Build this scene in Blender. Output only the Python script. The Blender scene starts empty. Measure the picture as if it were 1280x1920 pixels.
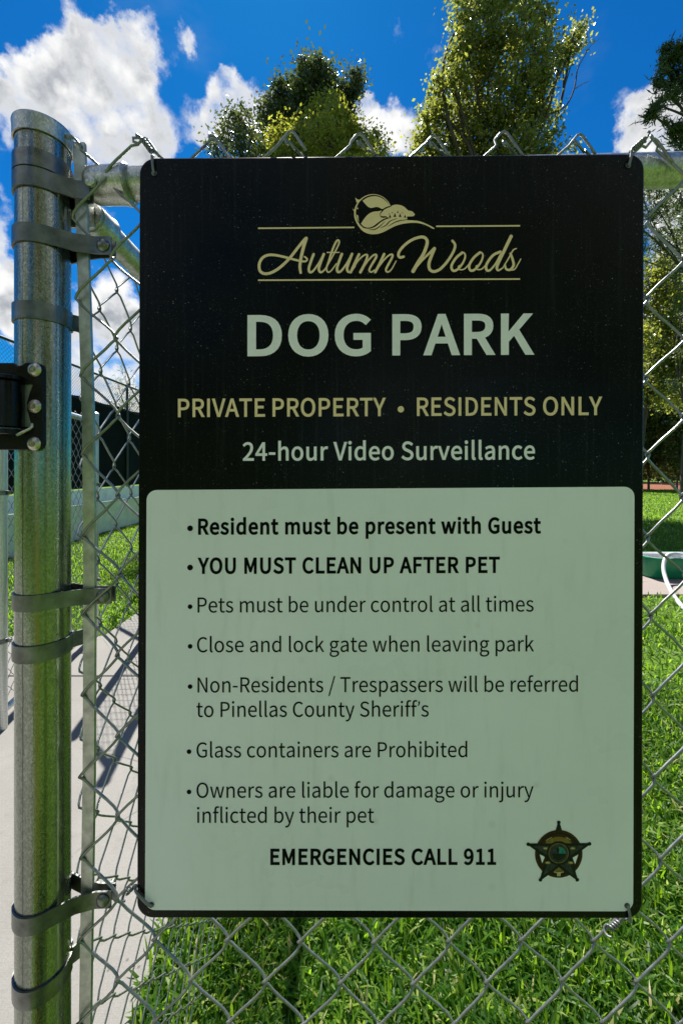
import bpy, bmesh, math, random, json
import numpy as np
from mathutils import Vector, Matrix

SC = bpy.context.scene
COL = SC.collection
R = math.radians
random.seed(7)
RNG = np.random.default_rng(11)

# ------------------------------------------------------------------ camera
EYE = 1.45            # eye height above the ground
F = 760.0             # focal length measured on the 1280 x 1920 photograph
HX, HY = 640.0, 880.0 # horizon / centre column on the photograph


def P(px, py, y):
    """photograph measurement at a known distance y -> world point"""
    return Vector(((px - HX) / F * y, y, EYE + (HY - py) / F * y))


cam = bpy.data.cameras.new('camera')
cam.sensor_fit = 'VERTICAL'
cam.sensor_height = 36.0
cam.lens = F / 1920 * 36.0
cam.shift_y = -(960 - HY) / 1920
cam.clip_start = 0.02
cam.clip_end = 3000
camo = bpy.data.objects.new('camera', cam)
COL.objects.link(camo)
camo.location = (0, 0, EYE)
camo.rotation_euler = (R(90), 0, 0)
SC.camera = camo

# ------------------------------------------------------------------ light
SUN_AZ, SUN_EL = -10.4, 56.0     # azimuth from +Y towards +X
sdir = Vector((math.sin(R(SUN_AZ)) * math.cos(R(SUN_EL)), math.cos(R(SUN_AZ)) * math.cos(R(SUN_EL)), math.sin(R(SUN_EL))))
sun = bpy.data.lights.new('sun', 'SUN')
sun.energy = 5.0
sun.angle = R(0.53)
sun.color = (1.0, 0.95, 0.87)
suno = bpy.data.objects.new('sun', sun)
COL.objects.link(suno)
suno.rotation_euler = sdir.to_track_quat('Z', 'Y').to_euler()
suno.location = sdir * 50

SC.view_settings.view_transform = 'Standard'
SC.view_settings.look = 'None'
SC.view_settings.exposure = 1.2
SC.view_settings.gamma = 1.0
SC.cycles.max_bounces = 10
SC.cycles.diffuse_bounces = 6
SC.cycles.transparent_max_bounces = 8
SC.cycles.caustics_reflective = False
SC.cycles.caustics_refractive = False

world = bpy.data.worlds.new('World')
SC.world = world
world.use_nodes = True


class NT:
    """small helper to write node trees"""
    def __init__(s, tree):
        s.t = tree
        s.n = tree.nodes
        s.l = tree.links

    def new(s, typ, **kw):
        nd = s.n.new(typ)
        for k, v in kw.items():
            setattr(nd, k, v)
        return nd

    def put(s, sock, val):
        if val is None:
            return
        if isinstance(val, bpy.types.NodeSocket):
            s.l.new(val, sock)
        else:
            sock.default_value = val

    def math(s, op, a, b=None, c=None, clamp=False):
        nd = s.new('ShaderNodeMath', operation=op, use_clamp=clamp)
        s.put(nd.inputs[0], a)
        s.put(nd.inputs[1], b)
        s.put(nd.inputs[2], c)
        return nd.outputs[0]

    def vmath(s, op, a, b=None, scale=None):
        nd = s.new('ShaderNodeVectorMath', operation=op)
        s.put(nd.inputs[0], a)
        s.put(nd.inputs[1], b)
        if scale is not None:
            s.put(nd.inputs['Scale'], scale)
        return nd.outputs['Value'] if op in ('LENGTH', 'DOT_PRODUCT', 'DISTANCE') else nd.outputs[0]

    def noise(s, vec, scale, detail=4.0, rough=0.5, dist=0.0, lac=2.0):
        nd = s.new('ShaderNodeTexNoise')
        s.put(nd.inputs['Vector'], vec)
        nd.inputs['Scale'].default_value = scale
        nd.inputs['Detail'].default_value = detail
        nd.inputs['Roughness'].default_value = rough
        nd.inputs['Lacunarity'].default_value = lac
        nd.inputs['Distortion'].default_value = dist
        return nd.outputs['Fac']

    def mapr(s, v, a, b, c, d, smooth=False):
        nd = s.new('ShaderNodeMapRange', interpolation_type='SMOOTHSTEP' if smooth else 'LINEAR')
        s.put(nd.inputs[0], v)
        for i, q in enumerate((a, b, c, d)):
            s.put(nd.inputs[i + 1], q)
        return nd.outputs[0]

    def mix(s, fac, a, b, mode='MIX'):
        nd = s.new('ShaderNodeMix', data_type='RGBA', blend_type=mode)
        s.put(nd.inputs[0], fac)
        s.put(nd.inputs[6], a)
        s.put(nd.inputs[7], b)
        return nd.outputs[2]

    def ramp(s, fac, stops):
        nd = s.new('ShaderNodeValToRGB')
        cr = nd.color_ramp
        while len(cr.elements) < len(stops):
            cr.elements.new(0.5)
        for e, (p, c) in zip(cr.elements, stops):
            e.position = p
            e.color = (*c, 1)
        s.put(nd.inputs[0], fac)
        return nd.outputs[0]

    def scale(s, vec, v):
        nd = s.new('ShaderNodeMapping')
        s.put(nd.inputs[0], vec)
        nd.inputs['Scale'].default_value = v
        return nd.outputs[0]


def azel(px, py):
    d = Vector(((px - HX) / F, 1.0, (HY - py) / F)).normalized()
    return math.atan2(d.x, d.y), math.asin(d.z)


def build_world():
    w = NT(world.node_tree)
    bg = w.n['Background']
    sky = w.new('ShaderNodeTexSky', sky_type='NISHITA')
    sky.sun_disc = False
    sky.sun_elevation = R(SUN_EL)
    sky.sun_rotation = R(SUN_AZ)
    sky.altitude = 0
    sky.air_density = SKY_AIR
    sky.dust_density = 0.1
    sky.ozone_density = 4.0
    hs = w.new('ShaderNodeHueSaturation')
    hs.inputs['Hue'].default_value = 0.5
    hs.inputs['Saturation'].default_value = SKY_SAT
    hs.inputs['Value'].default_value = SKY_VAL
    w.l.new(sky.outputs[0], hs.inputs['Color'])
    # a deep clear blue: the sky colour is steered a little towards azure
    skyc = w.mix(1.0, hs.outputs[0], SKY_TINT, 'MULTIPLY')

    tc = w.new('ShaderNodeTexCoord')
    dirv = w.vmath('NORMALIZE', tc.outputs['Generated'])
    sep = w.new('ShaderNodeSeparateXYZ')
    w.l.new(dirv, sep.inputs[0])
    az = w.math('ARCTAN2', sep.outputs[0], sep.outputs[1])
    el = w.math('ARCSINE', sep.outputs[2])
    cmb = w.new('ShaderNodeCombineXYZ')
    w.l.new(az, cmb.inputs[0])
    w.l.new(el, cmb.inputs[1])
    ae = cmb.outputs[0]
    # domain warp so that cloud edges are ragged
    nz = w.new('ShaderNodeTexNoise')
    w.l.new(dirv, nz.inputs['Vector'])
    nz.inputs['Scale'].default_value = 9.0
    nz.inputs['Detail'].default_value = 8.0
    nz.inputs['Roughness'].default_value = 0.62
    wv = w.vmath('SUBTRACT', nz.outputs['Color'], (0.5, 0.5, 0.5))
    aew = w.vmath('ADD', ae, w.vmath('SCALE', wv, scale=0.17))

    def field(vec):
        total = None
        for (px, py, rx, ry, amp) in CLOUDS:
            a, e = azel(px, py)
            c = math.cos(math.atan2(abs(px - HX), F))
            sx, sy = rx / F * c * c, ry / F * math.cos(e) ** 2 / 1.0
            d = w.vmath('SUBTRACT', vec, (a, e, 0))
            d = w.vmath('MULTIPLY', d, (1 / sx, 1 / sy, 0))
            q = w.vmath('DOT_PRODUCT', d, d)
            g = w.math('MULTIPLY', w.math('EXPONENT', w.math('MULTIPLY', q, -0.9)), amp)
            total = g if total is None else w.math('ADD', total, g)
        return total
    fld = field(aew)
    # unseen loose cumulus behind the camera, extended overhead to add neutral light
    back = w.mapr(w.noise(dirv, 2.1, 6.0, 0.55), 0.43, 0.60, 0.0, 1.1, True)
    side = w.math('MAXIMUM', w.mapr(sep.outputs[1], -0.25, 0.1, 1.0, 0.0, True), w.mapr(sep.outputs[2], 0.80, 0.90, 0.0, 1.0, True))
    fld = w.math('MAXIMUM', fld, w.math('MULTIPLY', back, side))
    fld = w.math('MINIMUM', fld, 1.0)

    def puffs(vec, scales=((9.0, .50), (22.0, .28), (52.0, .15))):
        """heaped cauliflower structure: inverted cell distances at several sizes"""
        tot = None
        for sc, am in scales:
            vo = w.new('ShaderNodeTexVoronoi', feature='F1')
            w.put(vo.inputs['Vector'], vec)
            vo.inputs['Scale'].default_value = sc
            q = w.math('MULTIPLY', w.math('SUBTRACT', 0.52, vo.outputs['Distance']), am * 2)
            tot = q if tot is None else w.math('ADD', tot, q)
        return tot
    pv = w.vmath('ADD', dirv, w.vmath('SCALE', wv, scale=0.07))
    p0 = puffs(pv)
    p1 = puffs(w.vmath('ADD', pv, (-0.006, 0.0, 0.028)), ((9.0, .50), (22.0, .28)))       # the same heaps a little nearer the sun
    wisp = w.noise(dirv, 15.0, 7.0, 0.68)
    dens = w.math('ADD', fld, w.math('MULTIPLY', p0, 0.80))
    dens = w.math('ADD', dens, w.math('MULTIPLY', w.math('SUBTRACT', wisp, 0.5), 1.15))
    alpha = w.mapr(dens, 0.36, 1.08, 0.0, 1.0, True)
    # light falls through the heaps from the sun: thick parts with more cloud above them are grey
    rel = w.math('SUBTRACT', p1, p0)
    deep = w.mapr(dens, 0.55, 1.5, 0.0, 1.0, True)
    soft = w.noise(dirv, 7.5, 6.0, 0.55)
    sh = w.math('ADD', w.math('MULTIPLY', rel, 1.3), w.math('MULTIPLY', w.math('SUBTRACT', soft, 0.44), 2.6))
    thick = w.math('MULTIPLY', w.mapr(sh, -0.35, 0.45, 0.0, 1.0, True), deep)
    ccol = w.mix(thick, (*[c * CLOUD_VAL for c in (1.0, 1.0, 0.99)], 1), (*[c * CLOUD_VAL for c in (0.38, 0.41, 0.46)], 1))
    thin = w.mapr(w.noise(w.scale(dirv, (1.0, 1.0, 2.0)), 3.0, 5.0, 0.6), 0.55, 0.8, 0.0, 0.08, True)
    final = w.mix(thin, skyc, (*[c * CLOUD_VAL for c in (0.8, 0.85, 0.9)], 1))
    final = w.mix(alpha, final, ccol)
    w.l.new(final, bg.inputs['Color'])
    bg.inputs['Strength'].default_value = SKY_STRENGTH


SKY_STRENGTH = 0.10
SKY_AIR, SKY_SAT, SKY_VAL = 1.0, 1.18, 0.49
SKY_TINT = (0.07, 0.70, 1.04, 1)
CLOUD_VAL = 4.4
CLOUDS = [  # photograph position, half widths, strength
    (160, 45, 45, 40, .75), (235, 55, 40, 40, .7), (190, 100, 60, 45, .8), (255, 105, 40, 45, .75), (120, 140, 75, 42, .8), (215, 165, 70, 50, .85), (60, 165, 55, 40, .75), (20, 150, 30, 30, .6),
    (130, 210, 110, 50, .85), (245, 235, 60, 60, .85), (290, 290, 36, 50, .7), (200, 290, 90, 45, .7), (5, 235, 40, 55, .75), (60, 90, 34, 20, .42), (285, 45, 25, 20, .45),
    (345, 70, 16, 26, .60), (358, 100, 22, 20, .60), (405, 185, 45, 34, .82), (372, 245, 30, 34, .70), (430, 205, 45, 42, .75), (450, 250, 60, 36, .7), (510, 225, 40, 40, .75),
    (735, 240, 50, 44, 1.0), (690, 225, 40, 36, .85), (765, 270, 30, 34, .9), (1245, 215, 66, 62, 1.15), (1300, 270, 100, 70, 1.1), (1190, 255, 36, 46, .9),
    (5, 450, 40, 70, .95), (10, 560, 60, 60, .9), (60, 620, 60, 50, .8), (190, 570, 60, 50, .9), (235, 640, 70, 50, .9), (190, 690, 80, 60, .95),
    (240, 760, 120, 70, .7), (1250, 520, 130, 110, .9), (1320, 420, 80, 80, .9),
]
build_world()
# letter outlines of a humanist sans, cap height = 1000 units: [advance, [closed outlines]]
GLYPHS = json.loads(r'''{" ":[306,[]],
"-":[473,[[63,334,412,334,412,430,63,430]]],
"/":[535,[[15,-244,106,-244,514,1083,424,1083]]],
"1":[757,[[120,0,668,0,668,104,468,104,468,1000,372,1000,314,971,246,948,165,929,165,850,344,850,344,104,120,104]]],
"2":[757,[[60,0,689,0,689,108,412,108,359,106,303,103,248,98,359,208,454,315,533,420,591,522,628,624,641,724,634,797,615,860,583,914,539,958,485,991,422,1011,349,1018,278,1011,214,992,157,961,104,921,55,872,127,801,171,847,221,884,275,908,334,917,391,910,437,891,473,861,498,821,513,773,518,719,506,631,469,536,407,435,318,325,203,205,60,74]]],
"4":[757,[[464,0,581,0,581,276,715,276,715,375,581,375,581,1000,443,1000,27,357,27,276,464,276],[464,375,157,375,385,716,465,864,471,864,464,682]]],
"9":[757,[[321,-18,400,-8,474,23,542,75,600,152,644,255,673,384,683,543,675,669,650,776,611,863,560,931,497,979,426,1008,347,1018,282,1010,222,987,168,951,124,903,90,843,68,772,60,693,67,611,86,541,116,483,157,438,208,405,268,386,336,379,398,388,459,412,516,451,566,501,556,380,535,283,504,207,466,152,420,114,370,93,317,86,269,91,224,106,183,130,147,162,79,85,115,51,157,23,205,1,259,-13],[565,606,524,555,482,517,439,492,397,477,356,472,302,479,257,500,222,532,197,576,182,630,177,693,183,758,200,813,226,859,261,892,302,914,348,921,407,912,457,885,499,841,531,779,553,701]]],
"A":[829,[[5,0,132,0,229,306,595,306,690,0,824,0,484,1000,344,1000],[261,405,310,559,344,671,377,783,409,898,415,898,447,784,480,672,516,559,563,405]]],
"C":[870,[[514,-18,588,-12,656,6,716,36,771,76,821,126,752,206,702,158,648,123,587,100,520,93,442,102,375,130,317,175,271,236,237,312,216,401,209,503,216,604,238,693,273,767,321,827,379,871,447,898,524,907,585,900,638,881,686,851,729,813,797,895,758,932,710,966,655,993,592,1011,523,1018,418,1006,324,972,241,915,174,839,123,743,90,630,79,499,90,368,122,255,172,159,238,84,319,28,412,-6]]],
"D":[939,[[138,0,393,0,514,11,617,44,703,98,770,172,819,265,848,376,858,503,848,631,819,741,770,833,702,905,615,957,510,989,387,1000,138,1000],[263,104,263,898,377,898,470,889,550,864,614,822,664,765,700,693,721,605,729,503,721,402,700,314,664,240,614,182,550,139,470,113,377,104]]],
"E":[804,[[138,0,729,0,729,108,263,108,263,472,643,472,643,580,263,580,263,894,714,894,714,1000,138,1000]]],
"F":[753,[[138,0,263,0,263,449,645,449,645,555,263,555,263,894,714,894,714,1000,138,1000]]],
"G":[940,[[531,-18,608,-12,679,4,741,29,795,60,839,98,839,518,510,518,510,413,723,413,723,151,688,127,645,108,595,97,543,93,457,102,383,130,321,175,273,236,238,312,216,401,209,503,217,604,239,693,276,767,326,827,387,871,460,898,542,907,610,900,668,880,716,850,757,813,825,895,787,931,739,964,682,992,615,1011,538,1018,429,1006,331,972,246,915,176,839,124,743,91,630,79,499,90,368,123,255,174,159,242,84,326,28,423,-6]]],
"I":[400,[[138,0,263,0,263,1000,138,1000]]],
"K":[881,[[138,0,263,0,263,317,435,521,735,0,876,0,514,621,828,1000,685,1000,266,498,263,498,263,1000,138,1000]]],
"L":[741,[[138,0,701,0,701,108,263,108,263,1000,138,1000]]],
"M":[1108,[[138,0,251,0,251,554,249,649,243,752,235,849,240,849,321,621,510,101,595,101,783,621,864,849,869,849,862,752,855,649,853,554,853,0,970,0,970,1000,819,1000,628,465,605,396,582,326,558,256,553,256,529,326,505,396,480,465,289,1000,138,1000]]],
"N":[986,[[138,0,256,0,256,525,254,630,248,735,241,838,247,838,355,632,719,0,849,0,849,1000,729,1000,729,480,731,374,738,267,746,164,739,164,632,370,266,1000,138,1000]]],
"O":[1012,[[506,-18,609,-6,701,30,780,86,844,164,892,260,923,374,933,503,923,633,892,746,844,840,780,916,701,972,609,1006,506,1018,403,1006,312,972,233,916,168,840,120,746,90,633,79,503,90,374,120,260,168,164,233,86,312,30,403,-6],[506,93,433,102,368,131,313,176,269,237,236,313,216,402,209,503,216,604,236,693,269,767,313,827,368,871,433,898,506,907,579,898,644,871,699,827,743,767,776,693,797,604,804,503,797,402,776,313,743,237,699,176,644,131,579,102]]],
"P":[864,[[138,0,263,0,263,398,428,398,518,404,597,422,666,453,721,497,762,553,788,623,797,707,788,792,762,860,720,914,664,953,595,980,514,995,423,1000,138,1000],[263,501,263,898,407,898,477,895,536,885,585,868,622,843,650,808,666,763,671,707,664,642,643,590,608,550,557,522,492,506,412,501]]],
"R":[866,[[263,525,263,898,431,898,504,894,564,881,611,858,646,825,667,779,674,720,667,660,646,612,611,574,564,547,504,531,431,525],[686,0,828,0,574,438,638,459,693,491,738,533,771,585,792,647,799,720,791,801,766,866,726,917,673,955,608,981,534,995,450,1000,138,1000,138,0,263,0,263,424,443,424]]],
"S":[813,[[415,-18,499,-10,573,11,636,44,686,88,724,141,747,200,754,266,747,334,727,390,695,437,653,475,604,506,548,533,407,595,359,615,314,640,276,671,250,711,240,763,249,812,273,852,312,882,364,901,427,907,493,901,553,882,606,853,655,814,720,895,674,935,621,969,561,995,496,1012,427,1018,352,1011,285,992,227,962,179,922,143,873,120,816,112,753,120,686,144,630,179,585,221,548,268,519,315,497,458,434,513,409,559,383,595,351,618,309,626,255,620,209,601,170,571,138,529,113,478,98,416,93,354,98,295,115,238,141,186,175,141,217,65,130,121,80,185,39,255,8,332,-11]]],
"T":[817,[[345,0,472,0,472,894,775,894,775,1000,42,1000,42,894,345,894]]],
"U":[984,[[492,-18,576,-11,653,11,719,50,774,108,816,187,842,287,851,412,851,1000,730,1000,730,409,724,316,706,242,678,184,641,142,597,114,547,98,492,93,438,98,389,114,346,142,310,184,283,242,265,316,259,409,259,1000,134,1000,134,412,143,287,169,187,210,108,265,50,332,11,408,-11]]],
"V":[784,[[321,0,467,0,784,1000,656,1000,495,458,463,347,433,240,398,128,393,128,359,240,328,347,296,458,134,1000,1,1000]]],
"Y":[724,[[299,0,424,0,424,387,726,1000,595,1000,467,718,434,645,401,572,366,498,360,498,262,718,132,1000,-1,1000,299,387]]],
"a":[768,[[296,-18,363,-9,427,13,486,47,542,89,546,89,557,0,659,0,659,456,654,531,640,597,615,653,580,698,533,732,474,753,402,760,316,751,237,728,169,697,112,663,160,577,207,606,261,631,319,649,382,656,435,649,476,629,504,599,522,560,532,516,535,469,410,451,307,427,224,396,160,358,115,311,89,257,80,192,88,130,109,78,142,37,185,7,237,-11],[332,83,290,87,254,100,225,123,207,156,201,201,208,245,232,285,274,318,337,346,423,369,535,386,535,180,482,138,433,108,383,89]]],
"b":[843,[[452,-18,523,-9,589,17,649,60,700,118,739,192,765,280,774,382,767,475,749,557,718,627,675,683,621,725,555,751,479,760,417,752,357,730,299,697,246,656,251,789,251,1086,126,1086,126,0,225,0,236,76,241,76,292,37,345,7,399,-11],[431,87,391,91,347,104,299,128,251,164,251,554,302,597,352,629,401,648,447,655,511,646,561,620,599,580,625,525,639,458,644,381,637,295,616,223,584,165,541,123,490,96]]],
"c":[696,[[417,-18,483,-11,546,7,604,36,658,75,603,160,566,131,524,107,478,92,428,86,364,95,308,122,263,164,228,220,207,289,199,370,207,450,230,519,265,576,312,619,368,646,432,655,474,650,512,637,547,617,580,591,643,673,601,706,552,734,494,753,427,760,347,751,273,726,207,684,151,627,108,555,81,469,71,370,80,271,105,186,145,114,199,57,263,16,336,-9]]],
"d":[846,[[378,-18,442,-9,502,13,556,47,603,87,607,87,618,0,720,0,720,1086,595,1086,595,801,602,674,554,710,505,737,453,754,393,760,322,751,255,725,196,682,145,624,106,552,81,467,72,370,79,271,100,185,134,114,180,57,236,16,303,-9],[405,87,345,96,295,121,254,162,225,218,207,288,201,371,208,451,230,520,263,576,306,619,358,646,415,655,460,651,505,637,549,613,595,577,595,188,549,144,503,112,455,93]]],
"e":[756,[[426,-18,497,-12,560,4,617,28,668,57,625,141,582,116,538,97,491,86,439,82,373,90,315,114,267,152,230,204,205,267,194,341,693,341,696,362,698,386,698,412,692,498,673,573,642,638,599,690,544,728,479,752,402,760,331,751,263,725,201,682,148,625,107,553,80,467,71,370,80,271,107,186,148,115,203,58,269,16,344,-9],[192,430,206,498,231,555,265,600,307,633,354,653,405,660,459,654,504,634,541,601,567,556,584,499,589,430]]],
"f":[443,[[45,640,146,640,146,0,270,0,270,640,427,640,427,741,270,741,270,858,274,910,287,951,308,980,337,998,375,1004,402,1002,430,995,458,984,486,1080,449,1093,407,1101,362,1104,294,1096,240,1074,198,1038,169,989,152,930,146,859,146,741,45,734]]],
"g":[769,[[375,-341,468,-334,550,-314,619,-284,675,-243,716,-196,742,-142,750,-85,743,-29,721,16,685,49,635,73,571,87,492,91,347,91,295,95,258,106,234,124,221,146,217,172,221,200,231,223,246,243,265,261,300,247,337,238,374,235,447,243,512,266,567,304,609,355,636,418,645,492,641,539,629,580,610,616,585,645,737,645,737,741,479,741,449,751,414,757,374,760,312,754,254,736,202,707,159,668,126,619,104,561,97,495,105,432,127,377,158,331,194,296,194,291,164,266,138,234,119,196,112,153,117,112,131,79,152,52,179,31,179,25,132,-10,98,-51,77,-96,70,-143,80,-202,109,-251,155,-290,216,-318,290,-335],[374,319,325,327,282,350,248,387,225,436,217,495,225,555,247,603,281,639,324,661,374,668,424,661,468,639,502,603,524,555,532,495,524,436,501,387,467,350,423,327],[393,-255,319,-249,259,-232,215,-205,188,-169,179,-126,183,-93,196,-61,220,-30,254,0,287,-6,320,-10,349,-11,477,-11,531,-14,573,-24,603,-42,621,-69,628,-105,620,-143,599,-178,564,-209,517,-233,460,-249]]],
"h":[828,[[126,0,251,0,251,538,303,587,351,622,400,644,453,651,497,646,533,630,560,604,579,566,590,516,593,453,593,0,718,0,718,469,713,545,700,609,677,663,646,705,604,735,553,754,491,760,433,754,381,736,332,709,288,675,246,636,251,789,251,1086,126,1086]]],
"i":[375,[[126,0,251,0,251,741,126,741],[188,894,222,899,248,916,265,943,271,977,265,1010,248,1035,222,1051,188,1057,155,1051,129,1035,112,1010,106,977,112,943,129,916,155,899]]],
"j":[375,[[48,-330,114,-322,166,-300,205,-264,231,-216,246,-155,251,-85,251,741,127,741,127,-85,124,-134,116,-175,99,-205,73,-224,35,-231,10,-229,-14,-223,-35,-217,-60,-311,-30,-321,6,-328],[188,894,221,899,248,916,265,943,271,977,265,1010,248,1035,221,1051,188,1057,155,1051,128,1035,111,1010,105,977,111,943,128,916,155,899]]],
"k":[753,[[126,0,248,0,248,195,387,357,604,0,739,0,460,442,707,741,568,741,254,351,248,351,248,1086,126,1086]]],
"l":[387,[[256,-18,286,-16,310,-12,329,-7,311,89,285,86,272,89,261,98,254,115,251,139,251,1086,126,1086,126,147,130,90,145,44,170,10,207,-11]]],
"m":[1263,[[126,0,251,0,251,538,300,587,348,623,393,644,437,651,479,646,514,630,541,604,560,566,571,516,574,453,574,0,698,0,698,538,749,587,797,623,842,644,885,651,928,646,963,630,990,604,1008,566,1020,516,1023,453,1023,0,1147,0,1147,469,1143,545,1129,609,1107,663,1075,705,1034,735,984,754,924,760,870,753,820,734,772,704,725,665,678,618,656,666,626,706,586,735,536,754,473,760,422,754,373,736,327,708,283,673,243,633,240,633,228,741,126,741]]],
"n":[832,[[126,0,251,0,251,538,303,587,351,622,400,644,453,651,497,646,533,630,560,604,579,566,590,516,593,453,593,0,718,0,718,469,713,545,700,609,677,663,646,705,604,735,553,754,491,760,433,754,380,736,331,708,286,673,243,633,240,633,228,741,126,741]]],
"o":[827,[[413,-18,489,-9,561,16,624,57,678,114,720,186,746,271,756,370,746,469,720,555,678,627,624,684,561,726,489,751,413,760,337,751,266,726,202,684,149,627,107,555,80,469,71,370,80,271,107,186,149,114,202,57,266,16,337,-9],[413,86,353,95,301,122,258,164,226,220,206,289,199,370,206,450,226,519,258,576,301,619,353,646,413,655,474,646,526,619,569,576,602,519,622,450,629,370,622,289,602,220,569,164,526,122,474,95]]],
"p":[846,[[126,-312,251,-312,251,-61,247,68,298,31,349,4,401,-12,452,-18,523,-9,589,17,649,60,700,118,739,192,765,280,774,382,767,475,749,557,718,627,675,683,621,725,555,751,479,760,415,751,354,728,296,695,243,655,240,655,228,741,126,741],[431,87,391,91,347,104,300,128,251,164,251,554,303,597,353,629,401,648,447,655,511,646,561,620,599,580,625,525,639,458,644,381,637,295,616,223,584,165,541,123,490,96]]],
"r":[529,[[126,0,251,0,251,476,283,542,320,591,359,624,398,642,437,648,464,647,486,643,509,636,532,744,509,753,483,758,453,760,405,753,359,733,316,701,277,658,243,606,240,606,228,741,126,741]]],
"s":[638,[[319,-18,400,-10,467,13,519,47,557,92,580,144,588,202,579,265,554,314,516,352,469,382,417,406,363,427,314,446,271,466,235,489,212,518,203,555,209,589,225,619,252,642,291,657,341,663,388,658,431,644,471,623,509,598,569,675,522,708,468,735,406,753,340,760,264,752,201,731,151,699,115,656,92,606,85,550,93,493,117,446,153,409,198,380,248,356,300,336,349,317,395,295,433,268,460,236,469,195,464,158,446,127,417,101,376,85,323,79,261,86,205,104,153,132,104,168,44,85,101,44,168,11,242,-10]]],
"t":[514,[[357,-18,404,-14,451,-4,495,10,471,104,444,94,415,86,386,83,341,89,309,107,287,136,275,176,271,225,271,640,473,640,473,741,271,741,271,950,168,950,154,741,37,734,37,640,147,640,147,229,151,169,162,115,181,70,209,33,247,5,296,-12]]],
"u":[828,[[342,-18,400,-12,452,6,500,34,544,71,587,116,591,116,600,0,704,0,704,741,580,741,580,216,529,159,482,120,433,97,379,90,335,95,300,110,273,137,254,174,244,224,240,286,240,741,115,741,115,271,119,196,132,131,155,78,187,36,229,6,280,-12]]],
"v":[711,[[285,0,431,0,693,741,570,741,430,319,362,101,355,101,286,319,147,741,18,741]]],
"w":[1094,[[243,0,387,0,492,397,510,468,527,539,543,613,550,613,567,539,583,469,600,400,707,0,858,0,1059,741,939,741,831,312,786,106,779,106,727,312,611,741,490,741,374,312,325,106,318,106,274,312,164,741,37,741]]],
"y":[711,[[138,-319,206,-310,264,-285,312,-245,353,-194,386,-132,415,-63,693,741,572,741,438,330,378,120,371,120,297,330,147,741,18,741,315,-1,299,-57,277,-109,251,-153,218,-187,179,-209,132,-217,112,-215,92,-210,75,-205,50,-304,76,-312,105,-317]]]}''')

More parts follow.
